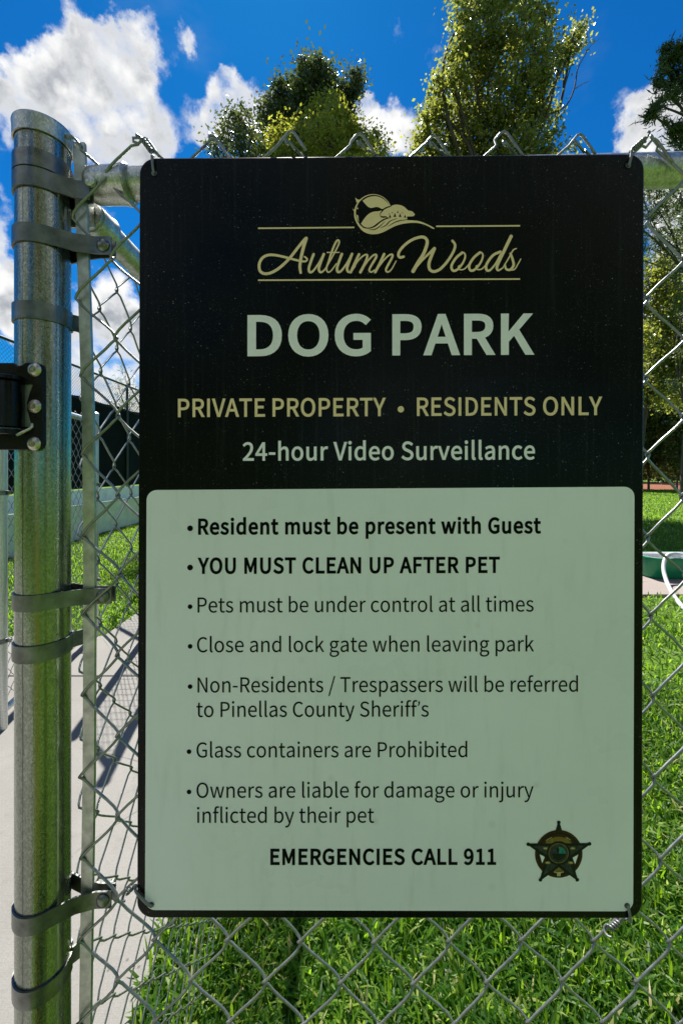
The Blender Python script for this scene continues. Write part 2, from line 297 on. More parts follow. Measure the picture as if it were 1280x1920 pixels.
# ------------------------------------------------------------------ helpers
class MB:
    """collects shapes, links them as ONE mesh object"""
    def __init__(s):
        s.v, s.f, s.m, s.n = [], [], [], 0

    def add(s, verts, faces, mat=0):
        verts = np.asarray(verts, dtype=np.float64).reshape(-1, 3)
        s.v.append(verts)
        for f in faces:
            s.f.append([i + s.n for i in f])
            s.m.append(mat)
        s.n += len(verts)

    def tube(s, pts, r, n=8, mat=0, caps=True, closed=False):
        p = np.asarray([tuple(q) for q in pts], dtype=np.float64)
        k = len(p)
        rr = np.full(k, r) if np.isscalar(r) else np.asarray(r, dtype=np.float64)
        if closed:
            t = np.roll(p, -1, 0) - np.roll(p, 1, 0)
        else:
            t = np.empty_like(p)
            t[1:-1] = p[2:] - p[:-2]
            t[0] = p[1] - p[0]
            t[-1] = p[-1] - p[-2]
        t /= np.linalg.norm(t, axis=1, keepdims=True) + 1e-12
        up = np.array([0.0, 0, 1]) if abs(t[0][2]) < 0.9 else np.array([1.0, 0, 0])
        nn = np.cross(t[0], up)
        nn /= np.linalg.norm(nn)
        N = [nn]
        for i in range(1, k):
            q = N[-1] - t[i] * N[-1].dot(t[i])
            l = np.linalg.norm(q)
            N.append(q / l if l > 1e-9 else N[-1])
        N = np.array(N)
        B = np.cross(t, N)
        ang = np.arange(n) * 2 * math.pi / n
        ring = p[:, None] + rr[:, None, None] * (N[:, None] * np.cos(ang)[None, :, None] + B[:, None] * np.sin(ang)[None, :, None])
        F_ = []
        for i in range(k if closed else k - 1):
            a, b = i * n, ((i + 1) % k) * n
            for j in range(n):
                j2 = (j + 1) % n
                F_.append((a + j, b + j, b + j2, a + j2))
        if caps and not closed:
            F_.append(tuple(range(n)))
            F_.append(tuple((k - 1) * n + j for j in reversed(range(n))))
        s.add(ring.reshape(-1, 3), F_, mat)

    def box(s, c, size, rot=None, mat=0, bevel=0.0):
        bm = bmesh.new()
        bmesh.ops.create_cube(bm, size=1)
        bmesh.ops.scale(bm, vec=size, verts=bm.verts)
        if bevel:
            bmesh.ops.bevel(bm, geom=bm.edges[:], offset=bevel, segments=2, affect='EDGES', profile=0.6)
        if rot is not None:
            bmesh.ops.transform(bm, matrix=rot.to_4x4() if len(rot) == 3 else rot, verts=bm.verts)
        bm.verts.ensure_lookup_table()
        s.add([tuple(v.co + Vector(c)) for v in bm.verts], [[v.index for v in f.verts] for f in bm.faces], mat)
        bm.free()

    def lathe(s, prof, c, n=40, mat=0, axis=None, capb=True, capt=True):
        """profile (radius, height) turned about +Z (or axis) at c"""
        V, F_ = [], []
        k = len(prof)
        for (r, h) in prof:
            for j in range(n):
                a = 2 * math.pi * j / n
                V.append((r * math.cos(a), r * math.sin(a), h))
        for i in range(k - 1):
            for j in range(n):
                j2 = (j + 1) % n
                F_.append((i * n + j, i * n + j2, (i + 1) * n + j2, (i + 1) * n + j))
        if capb:
            F_.append(tuple(reversed(range(n))))
        if capt:
            F_.append(tuple((k - 1) * n + j for j in range(n)))
        if axis is not None:
            M = Vector(axis).to_track_quat('Z', 'Y').to_matrix()
            V = [tuple(M @ Vector(v)) for v in V]
        s.add([(v[0] + c[0], v[1] + c[1], v[2] + c[2]) for v in V], F_, mat)

    def prism(s, poly, fn0, fn1, mat=0):
        """closed outline -> slab between two maps of the outline (triangulated caps through an n-gon)"""
        n = len(poly)
        V = [fn0(q) for q in poly] + [fn1(q) for q in poly]
        F_ = [tuple(range(n)), tuple(reversed(range(n, 2 * n)))]
        F_ += [(i, n + i, n + (i + 1) % n, (i + 1) % n) for i in range(n)]
        s.add(V, F_, mat)

    def build(s, name, mats, parent=None, smooth=False, angle=None):
        me = bpy.data.meshes.new(name)
        V = np.concatenate(s.v) if s.v else np.zeros((0, 3))
        me.from_pydata(V.tolist(), [], s.f)
        if not isinstance(mats, (list, tuple)):
            mats = [mats]
        for m in mats:
            me.materials.append(m)
        if len(mats) > 1:
            me.polygons.foreach_set('material_index', s.m)
        if smooth:
            me.polygons.foreach_set('use_smooth', [True] * len(me.polygons))
        me.update()
        return link(name, me, parent, angle if smooth else None)


def link(name, me, parent=None, angle=None):
    o = bpy.data.objects.new(name, me)
    COL.objects.link(o)
    if parent is not None:
        o.parent = parent
        M = Matrix.Identity(4)
        q = parent
        while q is not None:
            M = Matrix.Translation(q.location) @ M
            q = q.parent
        # geometry is written in world space: shift it into the parent's space
        if o.data is not None:
            o.data.transform(M.inverted())
    if angle:
        try:
            me.set_sharp_from_angle(angle=R(angle))
        except Exception:
            pass
    return o


def thing(name, label, cat, loc=(0, 0, 0), group=None):
    o = bpy.data.objects.new(name, None)
    COL.objects.link(o)
    o.location = loc
    o.empty_display_size = 0.1
    tag(o, label, cat, group)
    return o


def tag(o, label=None, cat=None, group=None, kind=None):
    if label: o['label'] = label
    if cat: o['category'] = cat
    if group: o['group'] = group
    if kind: o['kind'] = kind
    return o


# ------------------------------------------------------------------ materials
def mat(name):
    m = bpy.data.materials.new(name)
    m.use_nodes = True
    w = NT(m.node_tree)
    return m, w, w.n['Principled BSDF']


def objco(w):
    return w.new('ShaderNodeTexCoord').outputs['Object']


def bump(w, h, strength, dist=0.001):
    b = w.new('ShaderNodeBump')
    b.inputs['Strength'].default_value = strength
    b.inputs['Distance'].default_value = dist
    w.put(b.inputs['Height'], h)
    return b.outputs[0]


def simple(name, col, rough=0.5, metal=0.0, var=0.25, scale=40.0, bmp=0.15, spec=0.5, rvar=0.12, dist=0.0006):
    m, w, b = mat(name)
    v = objco(w)
    n = w.noise(v, scale, 5.0, 0.6)
    d = tuple(c * (1 - var) for c in col)
    e = tuple(min(1, c * (1 + var)) for c in col)
    w.put(b.inputs['Base Color'], w.ramp(n, [(0.3, d), (0.7, e)]))
    w.put(b.inputs['Roughness'], w.mapr(w.noise(v, scale * 0.37, 3.0), 0.3, 0.7, rough - rvar, rough + rvar))
    b.inputs['Metallic'].default_value = metal
    b.inputs['Specular IOR Level'].default_value = spec
    if bmp:
        w.put(b.inputs['Normal'], bump(w, w.noise(v, scale * 3, 4.0), bmp, dist))
    return m


def galvanized(name, base=(0.50, 0.52, 0.50), rough=0.30, streak=1.0, metal=0.95, seam=False):
    """zinc coating: fine spangle, long run marks down the tube, rust tinted streaks"""
    m, w, b = mat(name)
    v = objco(w)
    sp = w.new('ShaderNodeTexVoronoi')
    w.l.new(w.scale(v, (1, 1, 0.55)), sp.inputs['Vector'])
    sp.inputs['Scale'].default_value = 620
    spang = sp.outputs['Color']
    sg = w.new('ShaderNodeSeparateColor')
    w.l.new(spang, sg.inputs[0])
    long_ = w.noise(w.scale(v, (1, 1, 0.035)), 75, 4.0, 0.6)
    wide = w.noise(w.scale(v, (1, 1, 0.08)), 28, 3.0, 0.55)
    fine = w.noise(v, 420, 3.0, 0.6)
    val = w.math('ADD', w.math('MULTIPLY', sg.outputs[0], 0.22), w.math('MULTIPLY', fine, 0.35))
    val = w.math('ADD', val, w.math('MULTIPLY', long_, 0.55))
    col = w.ramp(val, [(0.28, tuple(c * 0.45 for c in base)), (0.55, tuple(c * 0.85 for c in base)), (0.8, tuple(min(1, c * 1.35) for c in base))])
    rust = w.mapr(wide, 0.60, 0.72, 0.0, 0.55 * streak, True)
    col = w.mix(rust, col, (0.23, 0.13, 0.07, 1))
    if seam:
        # weld seam, a dark drawing line and a brown run mark, each at its own place round the tube
        sx = w.new('ShaderNodeSeparateXYZ')
        w.l.new(v, sx.inputs[0])
        an = w.math('ARCTAN2', sx.outputs[1], sx.outputs[0])
        wob = w.math('MULTIPLY', w.math('SUBTRACT', w.noise(w.scale(v, (0, 0, 1)), 22, 4.0, 0.6), 0.5), 0.10)
        an = w.math('ADD', an, wob)
        for (deg, half, cc, amt) in ((-24, 2.2, (0.62, 0.66, 0.60), 0.8), (-97, 1.6, (0.05, 0.06, 0.06), 0.75), (-66, 5.0, (0.36, 0.24, 0.15), 0.65), (-50, 3.0, (0.10, 0.10, 0.06), 0.55), (-12, 3.5, (0.06, 0.08, 0.07), 0.5)):
            dd = w.math('ABSOLUTE', w.math('SUBTRACT', an, R(deg)))
            k = w.mapr(dd, R(half * .4), R(half * 1.5), amt, 0.0, True)
            k = w.math('MULTIPLY', k, w.mapr(w.noise(w.scale(v, (1, 1, 0.2)), 30 + deg * .1, 3.0), 0.3, 0.6, 0.25, 1.0))
            col = w.mix(k, col, (*cc, 1))
    w.put(b.inputs['Base Color'], col)
    b.inputs['Metallic'].default_value = metal
    w.put(b.inputs['Roughness'], w.mapr(w.math('ADD', w.math('MULTIPLY', sg.outputs[1], 0.4), w.math('MULTIPLY', long_, 0.6)), 0.2, 0.8, rough - 0.07, rough + 0.14))
    w.put(b.inputs['Normal'], bump(w, w.math('ADD', w.math('ADD', w.math('MULTIPLY', fine, 0.7), w.math('MULTIPLY', sg.outputs[2], 0.3)), w.math('MULTIPLY', long_, 2.2)), 0.40, 0.0006))
    return m


M = {}
M['post'] = galvanized('galvanized_tube', base=(0.29, 0.32, 0.27), rough=0.18, streak=1.0, seam=True)
M['rail'] = galvanized('galvanized_rail', base=(0.62, 0.63, 0.60), rough=0.36, streak=0.5, metal=0.85)
M['band'] = simple('pressed_steel', (0.17, 0.178, 0.165), 0.38, 0.85, 0.4, 45, 0.35)
M['wire'] = simple('zinc_wire', (0.27, 0.285, 0.27), 0.38, 0.8, 0.2, 130, 0.25)
M['bar'] = simple('tension_steel', (0.46, 0.47, 0.42), 0.42, 0.8, 0.3, 70, 0.3)
M['tie'] = simple('tie_wire', (0.20, 0.21, 0.21), 0.5, 0.6, 0.15, 90, 0.1)
M['hinge'] = simple('black_plastic', (0.005, 0.005, 0.0055), 0.28, 0.0, 0.3, 90, 0.2, 0.22)
M['screw'] = simple('screw_steel', (0.50, 0.46, 0.38), 0.35, 0.9, 0.4, 300, 0.3)


def board_material():
    m, w, b = mat('black_board')
    v = objco(w)
    sp = w.new('ShaderNodeTexVoronoi')
    w.l.new(v, sp.inputs['Vector'])
    sp.inputs['Scale'].default_value = 260
    sep = w.new('ShaderNodeSeparateColor')
    w.l.new(sp.outputs['Color'], sep.inputs[0])
    dot = w.mapr(sp.outputs['Distance'], 0.05, 0.20, 1.0, 0.0, True)
    pick = w.mapr(sep.outputs[0], 0.80, 0.97, 0.0, 1.0)
    patch = w.mapr(w.noise(v, 9, 4.0, 0.6), 0.36, 0.62, 0.25, 1.0, True)
    dust = w.math('MULTIPLY', w.math('MULTIPLY', dot, pick), patch)
    sp2 = w.new('ShaderNodeTexVoronoi')
    w.l.new(v, sp2.inputs['Vector'])
    sp2.inputs['Scale'].default_value = 620
    s2 = w.new('ShaderNodeSeparateColor')
    w.l.new(sp2.outputs['Color'], s2.inputs[0])
    d2 = w.math('MULTIPLY', w.mapr(sp2.outputs['Distance'], 0.05, 0.25, 0.5, 0.0, True), w.mapr(s2.outputs[1], 0.8, 1.0, 0.0, 1.0))
    dust = w.math('MAXIMUM', dust, w.math('MULTIPLY', d2, patch))
    run = w.mapr(w.noise(w.scale(v, (1, 1, 0.03)), 190, 3.0, 0.6), 0.52, 0.75, 0.0, 0.025, True)
    dust = w.math('ADD', dust, run, clamp=True)
    w.put(b.inputs['Base Color'], w.mix(dust, (0.0035, 0.0045, 0.0045, 1), (0.34, 0.36, 0.34, 1)))
    w.put(b.inputs['Roughness'], w.mapr(w.noise(v, 14, 4.0), 0.3, 0.7, 0.22, 0.36))
    b.inputs['Specular IOR Level'].default_value = 0.13
    w.put(b.inputs['Normal'], bump(w, w.noise(v, 30, 3.0), 0.05, 0.001))
    return m


def panel_material():
    m, w, b = mat('pale_panel')
    v = objco(w)
    a = w.noise(v, 5, 4.0, 0.55)
    c = w.noise(w.scale(v, (1, 1, 0.15)), 60, 4.0, 0.6)
    col = w.mix(w.mapr(a, 0.3, 0.7, 0.0, 1.0, True), (0.83, 0.85, 0.84, 1), (0.89, 0.90, 0.895, 1))
    col = w.mix(w.mapr(c, 0.50, 0.8, 0.0, 0.20, True), col, (0.48, 0.50, 0.43, 1))
    sp = w.new('ShaderNodeTexVoronoi')
    w.l.new(v, sp.inputs['Vector'])
    sp.inputs['Scale'].default_value = 55
    se = w.new('ShaderNodeSeparateColor')
    w.l.new(sp.outputs['Color'], se.inputs[0])
    sm = w.math('MULTIPLY', w.mapr(sp.outputs['Distance'], 0.05, 0.4, 1.0, 0.0, True), w.mapr(se.outputs[0], 0.95, 1.0, 0.0, 0.16))
    col = w.mix(sm, col, (0.25, 0.23, 0.17, 1))
    w.put(b.inputs['Base Color'], col)
    w.put(b.inputs['Roughness'], w.mapr(a, 0.3, 0.7, 0.24, 0.38))
    b.inputs['Specular IOR Level'].default_value = 0.35
    return m


M['board'] = board_material()
M['panel'] = panel_material()
M['black_vinyl'] = simple('black_lettering', (0.003, 0.0035, 0.0035), 0.5, 0, 0.2, 80, 0, 0.06)
M['grey_vinyl'] = simple('pale_grey_lettering', (0.93, 0.90, 0.90), 0.45, 0, 0.05, 60, 0, 0.3)
M['gold_vinyl'] = simple('gold_lettering', (0.95, 0.70, 0.40), 0.45, 0, 0.06, 60, 0, 0.3)


def foliage(name, stops, trans=(0.30, 0.42, 0.06), tfac=0.4, rough=0.42, spec=0.45):
    m, w, b = mat(name)
    at = w.new('ShaderNodeAttribute', attribute_name='rnd')
    col = w.ramp(at.outputs['Fac'], stops)
    w.put(b.inputs['Base Color'], col)
    b.inputs['Roughness'].default_value = rough
    b.inputs['Specular IOR Level'].default_value = spec
    tr = w.new('ShaderNodeBsdfTranslucent')
    w.put(tr.inputs['Color'], w.mix(0.65, w.vmath('SCALE', col, scale=2.6), (*trans, 1)))
    mx = w.new('ShaderNodeMixShader')
    mx.inputs[0].default_value = tfac
    w.l.new(b.outputs[0], mx.inputs[1])
    w.l.new(tr.outputs[0], mx.inputs[2])
    out = [n for n in w.n if n.type == 'OUTPUT_MATERIAL'][0]
    w.l.new(mx.outputs[0], out.inputs['Surface'])
    return m


M['grass'] = foliage('grass_blades', [(0.0, (0.010, 0.035, 0.004)), (0.35, (0.026, 0.085, 0.008)), (0.7, (0.085, 0.175, 0.014)), (0.86, (0.19, 0.27, 0.035)), (0.965, (0.20, 0.27, 0.06)), (1.0, (0.40, 0.34, 0.18))], (0.30, 0.52, 0.015), 0.5, 0.46, 0.28)
M['oak'] = foliage('oak_leaves', [(0.0, (0.03, 0.045, 0.010)), (0.5, (0.07, 0.09, 0.014)), (0.85, (0.13, 0.145, 0.025)), (1.0, (0.22, 0.17, 0.05))], (0.52, 0.56, 0.07), 0.47, 0.36, 0.5)
M['dark_oak'] = foliage('dark_oak_leaves', [(0.0, (0.018, 0.032, 0.010)), (0.6, (0.040, 0.060, 0.016)), (1.0, (0.08, 0.09, 0.025))], (0.17, 0.21, 0.04), 0.34, 0.36, 0.5)
M['yellow'] = foliage('light_green_leaves', [(0.0, (0.05, 0.075, 0.010)), (0.5, (0.11, 0.145, 0.018)), (0.9, (0.18, 0.20, 0.03)), (1.0, (0.28, 0.14, 0.04))], (0.60, 0.60, 0.05), 0.52, 0.4, 0.4)
M['needle'] = foliage('pine_needles', [(0.0, (0.018, 0.034, 0.012)), (0.6, (0.035, 0.065, 0.02)), (1.0, (0.07, 0.09, 0.03))], (0.25, 0.34, 0.08), 0.4, 0.4, 0.4)
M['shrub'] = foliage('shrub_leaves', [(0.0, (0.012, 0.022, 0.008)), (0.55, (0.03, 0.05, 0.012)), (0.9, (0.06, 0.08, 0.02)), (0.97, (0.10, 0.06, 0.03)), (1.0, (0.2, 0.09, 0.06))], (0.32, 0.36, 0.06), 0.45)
M['bark'] = simple('bark', (0.085, 0.068, 0.052), 0.85, 0, 0.45, 14, 0.8, 0.2, 0.05, 0.02)


def ground_material():
    m, w, b = mat('lawn_ground')
    v = objco(w)
    a = w.noise(v, 1.1, 6.0, 0.6)
    c = w.noise(v, 45, 5.0, 0.7)
    f = w.noise(v, 160, 3.0, 0.7)
    col = w.ramp(w.math('ADD', w.math('MULTIPLY', c, 0.55), w.math('MULTIPLY', f, 0.45)), [(0.32, (0.03, 0.06, 0.008)), (0.5, (0.085, 0.16, 0.018)), (0.66, (0.16, 0.25, 0.03)), (0.8, (0.26, 0.30, 0.07))])
    col = w.mix(w.mapr(a, 0.45, 0.75, 0.0, 0.45, True), col, (0.055, 0.075, 0.018, 1))
    w.put(b.inputs['Base Color'], col)
    b.inputs['Roughness'].default_value = 0.9
    b.inputs['Specular IOR Level'].default_value = 0.1
    w.put(b.inputs['Normal'], bump(w, c, 0.8, 0.03))
    return m


def concrete_material(name, c0, c1, joint=True):
    m, w, b = mat(name)
    v = objco(w)
    a = w.noise(v, 1.6, 6.0, 0.6)
    f = w.noise(v, 230, 4.0, 0.75)
    s = w.noise(v, 9, 6.0, 0.65)
    broom = w.noise(w.scale(v, (1, 26, 1)), 14, 4.0, 0.6)
    col = w.mix(w.mapr(a, 0.3, 0.7, 0, 1, True), (*c0, 1), (*c1, 1))
    col = w.mix(w.mapr(f, 0.3, 0.75, 0.5, 0.0), col, tuple(c * 0.5 for c in c0) + (1,))
    col = w.mix(w.mapr(s, 0.52, 0.75, 0.0, 0.42, True), col, tuple(c * q for c, q in zip(c0, (0.62, 0.58, 0.50))) + (1,))
    col = w.mix(w.mapr(broom, 0.5, 0.8, 0.0, 0.22, True), col, tuple(c * 0.6 for c in c0) + (1,))
    vo = w.new('ShaderNodeTexVoronoi', feature='DISTANCE_TO_EDGE')
    w.put(vo.inputs['Vector'], w.vmath('ADD', v, w.vmath('SCALE', w.vmath('SUBTRACT', w.new('ShaderNodeTexNoise').outputs['Color'], (.5, .5, .5)), scale=0.3)))
    vo.inputs['Scale'].default_value = 0.8
    crack = w.math('MULTIPLY', w.mapr(vo.outputs['Distance'], 0.0, 0.004, 0.7, 0.0), w.mapr(a, 0.5, 0.6, 0.0, 1.0))
    col = w.mix(crack, col, (0.05, 0.045, 0.04, 1))
    pit = w.new('ShaderNodeTexVoronoi')
    w.l.new(v, pit.inputs['Vector'])
    pit.inputs['Scale'].default_value = 24
    pc = w.new('ShaderNodeSeparateColor')
    w.l.new(pit.outputs['Color'], pc.inputs[0])
    col = w.mix(w.math('MULTIPLY', w.mapr(pit.outputs['Distance'], 0.05, 0.14, 0.7, 0.0), w.mapr(pc.outputs[0], 0.9, 0.93, 0.0, 1.0)), col, (0.07, 0.06, 0.05, 1))
    w.put(b.inputs['Base Color'], col)
    b.inputs['Roughness'].default_value = 0.88
    b.inputs['Specular IOR Level'].default_value = 0.2
    w.put(b.inputs['Normal'], bump(w, w.math('ADD', f, broom), 0.35, 0.002))
    return m


M['ground'] = ground_material()
M['concrete'] = concrete_material('path_concrete', (0.215, 0.210, 0.196), (0.255, 0.25, 0.236))
M['pad'] = concrete_material('pad_concrete', (0.26, 0.225, 0.205), (0.30, 0.265, 0.24))
M['mulch'] = simple('red_mulch', (0.20, 0.085, 0.05), 0.95, 0, 0.6, 30, 0.8, 0.1, 0.03, 0.02)

# ------------------------------------------------------------------ the sign
SY = 0.505            # distance of the sign face


def S(px, py, d=0.0):
    """artwork position measured on the photograph -> point on the sign, d in front of the board"""
    py2 = py - 0.0075 * (px - 735) * max(0.0, (1723 - py)) / 1433
    y = SY - d
    return ((px - HX) / F * SY, y, EYE + (HY - py2) / F * SY)


def flat2d(px, py):
    v = S(px, py)
    return (v[0], v[2])


def round_quad(c, r, n=8):
    """rounded outline through four corners (tl, tr, br, bl)"""
    out = []
    c = [Vector(q) for q in c]
    for i in range(4):
        p, a, b = c[i], c[i - 1], c[(i + 1) % 4]
        u, w = (a - p).normalized(), (b - p).normalized()
        s, e, o = p + u * r, p + w * r, p + u * r + w * r
        for k in range(n + 1):
            t = math.pi / 2 * k / n
            out.append(o - w * r * math.cos(t) - u * r * math.sin(t))
    return [(q.x, q.y) for q in out]


def fill(name, contours, d, material, parent, px=True):
    """flat filled artwork with holes, d metres in front of the board"""
    cu = bpy.data.curves.new(name, 'CURVE')
    cu.dimensions = '2D'
    cu.fill_mode = 'BOTH'
    for c in contours:
        sp = cu.splines.new('POLY')
        sp.points.add(len(c) - 1)
        for q, (x, y) in zip(sp.points, c):
            a = flat2d(x, y) if px else (x, y)
            # keep numbers large while filling: tiny outlines lose precision
            q.co = (a[0] * 100, a[1] * 100, 0, 1)
        sp.use_cyclic_u = True
    o = bpy.data.objects.new(name, cu)
    COL.objects.link(o)
    dg = bpy.context.evaluated_depsgraph_get()
    me = bpy.data.meshes.new_from_object(o.evaluated_get(dg))
    bpy.data.objects.remove(o)
    bpy.data.curves.remove(cu)
    n = len(me.vertices)
    co = np.empty(n * 3)
    me.vertices.foreach_get('co', co)
    co = co.reshape(-1, 3)
    V = np.stack([co[:, 0] / 100, np.full(n, SY - d), co[:, 1] / 100], 1)
    return V, [tuple(p.vertices) for p in me.polygons]


def fat(poly, o):
    """offset a closed outline (letters made bolder)"""
    p = np.array(poly, dtype=float)
    q0, q1 = np.roll(p, 1, 0), np.roll(p, -1, 0)
    e0, e1 = p - q0, q1 - p
    e0 /= np.linalg.norm(e0, axis=1, keepdims=True) + 1e-9
    e1 /= np.linalg.norm(e1, axis=1, keepdims=True) + 1e-9
    n0 = np.stack([e0[:, 1], -e0[:, 0]], 1)
    n1 = np.stack([e1[:, 1], -e1[:, 0]], 1)
    den = 1 + (n0 * n1).sum(1)
    m = (n0 + n1) / np.maximum(den, 0.35)[:, None]
    return p + m * o


def area(poly):
    p = np.array(poly, dtype=float)
    return 0.5 * np.sum(p[:, 0] * np.roll(p[:, 1], -1) - np.roll(p[:, 0], -1) * p[:, 1])


def text_contours(body, x0, x1, base, cap, off):
    """outlines (photograph units) of one line fitted between x0 and x1"""
    cur, out = 0.0, []
    for ch in body:
        if ch == "'":
            a = [(120, 1030), (235, 1030), (235, 930), (205, 820), (130, 715), (75, 740), (125, 830), (140, 905), (120, 905)]
            a = [(q[0], q[1] - 10) for q in a]
            out.append([[(cur + x, y) for x, y in a][::-1]])
            cur += 290
            continue
        adv, cs = GLYPHS[ch]
        pl = [[(c[i], c[i + 1]) for i in range(0, len(c), 2)] for c in cs]
        if pl:
            grp = []
            s = 1.0 if area(max(pl, key=lambda q: abs(area(q)))) > 0 else -1.0
            for q in pl:
                clean = [q[0]]
                for z in q[1:]:
                    if abs(z[0] - clean[-1][0]) + abs(z[1] - clean[-1][1]) > 3:
                        clean.append(z)
                if abs(clean[0][0] - clean[-1][0]) + abs(clean[0][1] - clean[-1][1]) <= 3:
                    clean.pop()
                grp.append([(cur + x, y) for x, y in fat(clean, off * s)])
            out.append(grp)
        cur += adv + off * 1.6 + (-20 if ch in 'AV' else 0)
    lo = min(x for g in out for c in g for x, y in c)
    hi = max(x for g in out for c in g for x, y in c)
    k = (x1 - x0) / (hi - lo)
    return [[[(x0 + (x - lo) * k, base - y * cap / 1000.0) for x, y in c] for c in g] for g in out]


def fill_letter(contours, d):
    """triangles of one letter: constrained triangulation, kept where the outline winds round"""
    from mathutils.geometry import delaunay_2d_cdt
    vs, es = [], []
    for c in contours:
        n0 = len(vs)
        vs += [Vector((x, y)) for x, y in c]
        es += [(n0 + i, n0 + (i + 1) % len(c)) for i in range(len(c))]
    ov, oe, of, *_ = delaunay_2d_cdt(vs, es, [], 0, 1e-4)
    s = -1 if sum(area(c) for c in contours) < 0 else 1
    keep = []
    for f in of:
        cx, cy = sum(ov[i].x for i in f) / 3, sum(ov[i].y for i in f) / 3
        wn = 0
        for c in contours:
            p = np.array(c) - (cx, cy)
            q = np.roll(p, -1, 0)
            up = (p[:, 1] <= 0) & (q[:, 1] > 0)
            dn = (p[:, 1] > 0) & (q[:, 1] <= 0)
            cr = p[:, 0] * q[:, 1] - q[:, 0] * p[:, 1]
            wn += int(np.sum(up & (cr > 0))) - int(np.sum(dn & (cr < 0)))
        if wn * s > 0:
            keep.append(tuple(f))
    return [S(v.x, v.y, d) for v in ov], keep


def disc(cx, cy, r, n=20, ry=None):
    return [(cx + r * math.cos(2 * math.pi * i / n), cy + (ry or r) * math.sin(2 * math.pi * i / n)) for i in range(n)]


def smooth_line(pts, k=6):
    """Catmull-Rom through points"""
    p = [np.array(q, dtype=float) for q in pts]
    p = [2 * p[0] - p[1]] + p + [2 * p[-1] - p[-2]]
    out = []
    for i in range(1, len(p) - 2):
        for j in range(k):
            t = j / k
            a, b, c, d = p[i - 1], p[i], p[i + 1], p[i + 2]
            out.append(0.5 * (2 * b + (c - a) * t + (2 * a - 5 * b + 4 * c - d) * t * t + (3 * b - a - 3 * c + d) * t ** 3))
    out.append(p[-2])
    return out


def ribbon(mb, pts, widths, d, mat=0):
    """flat brush stroke on the sign, widths along it, round ends"""
    c = smooth_line([(*q, w) for q, w in zip(pts, widths)])
    n = len(c)
    L, Rr = [], []
    for i, q in enumerate(c):
        a, b = c[max(0, i - 1)], c[min(n - 1, i + 1)]
        t = (b - a)[:2]
        t = t / (np.linalg.norm(t) + 1e-9)
        h = np.array([-t[1], t[0]]) * q[2] / 2
        L.append(q[:2] + h)
        Rr.append(q[:2] - h)
    V = [S(*q, d + 2e-7 * i) for i, q in enumerate(L)] + [S(*q, d + 2e-7 * i) for i, q in enumerate(Rr)]
    mb.add(V, [(i, i + 1, n + i + 1, n + i) for i in range(n - 1)], mat)
    for e in (c[0], c[-1]):
        q = disc(e[0], e[1], e[2] / 2, 12)
        mb.add([S(*z, d + 4e-5) for z in q], [tuple(range(12))], mat)


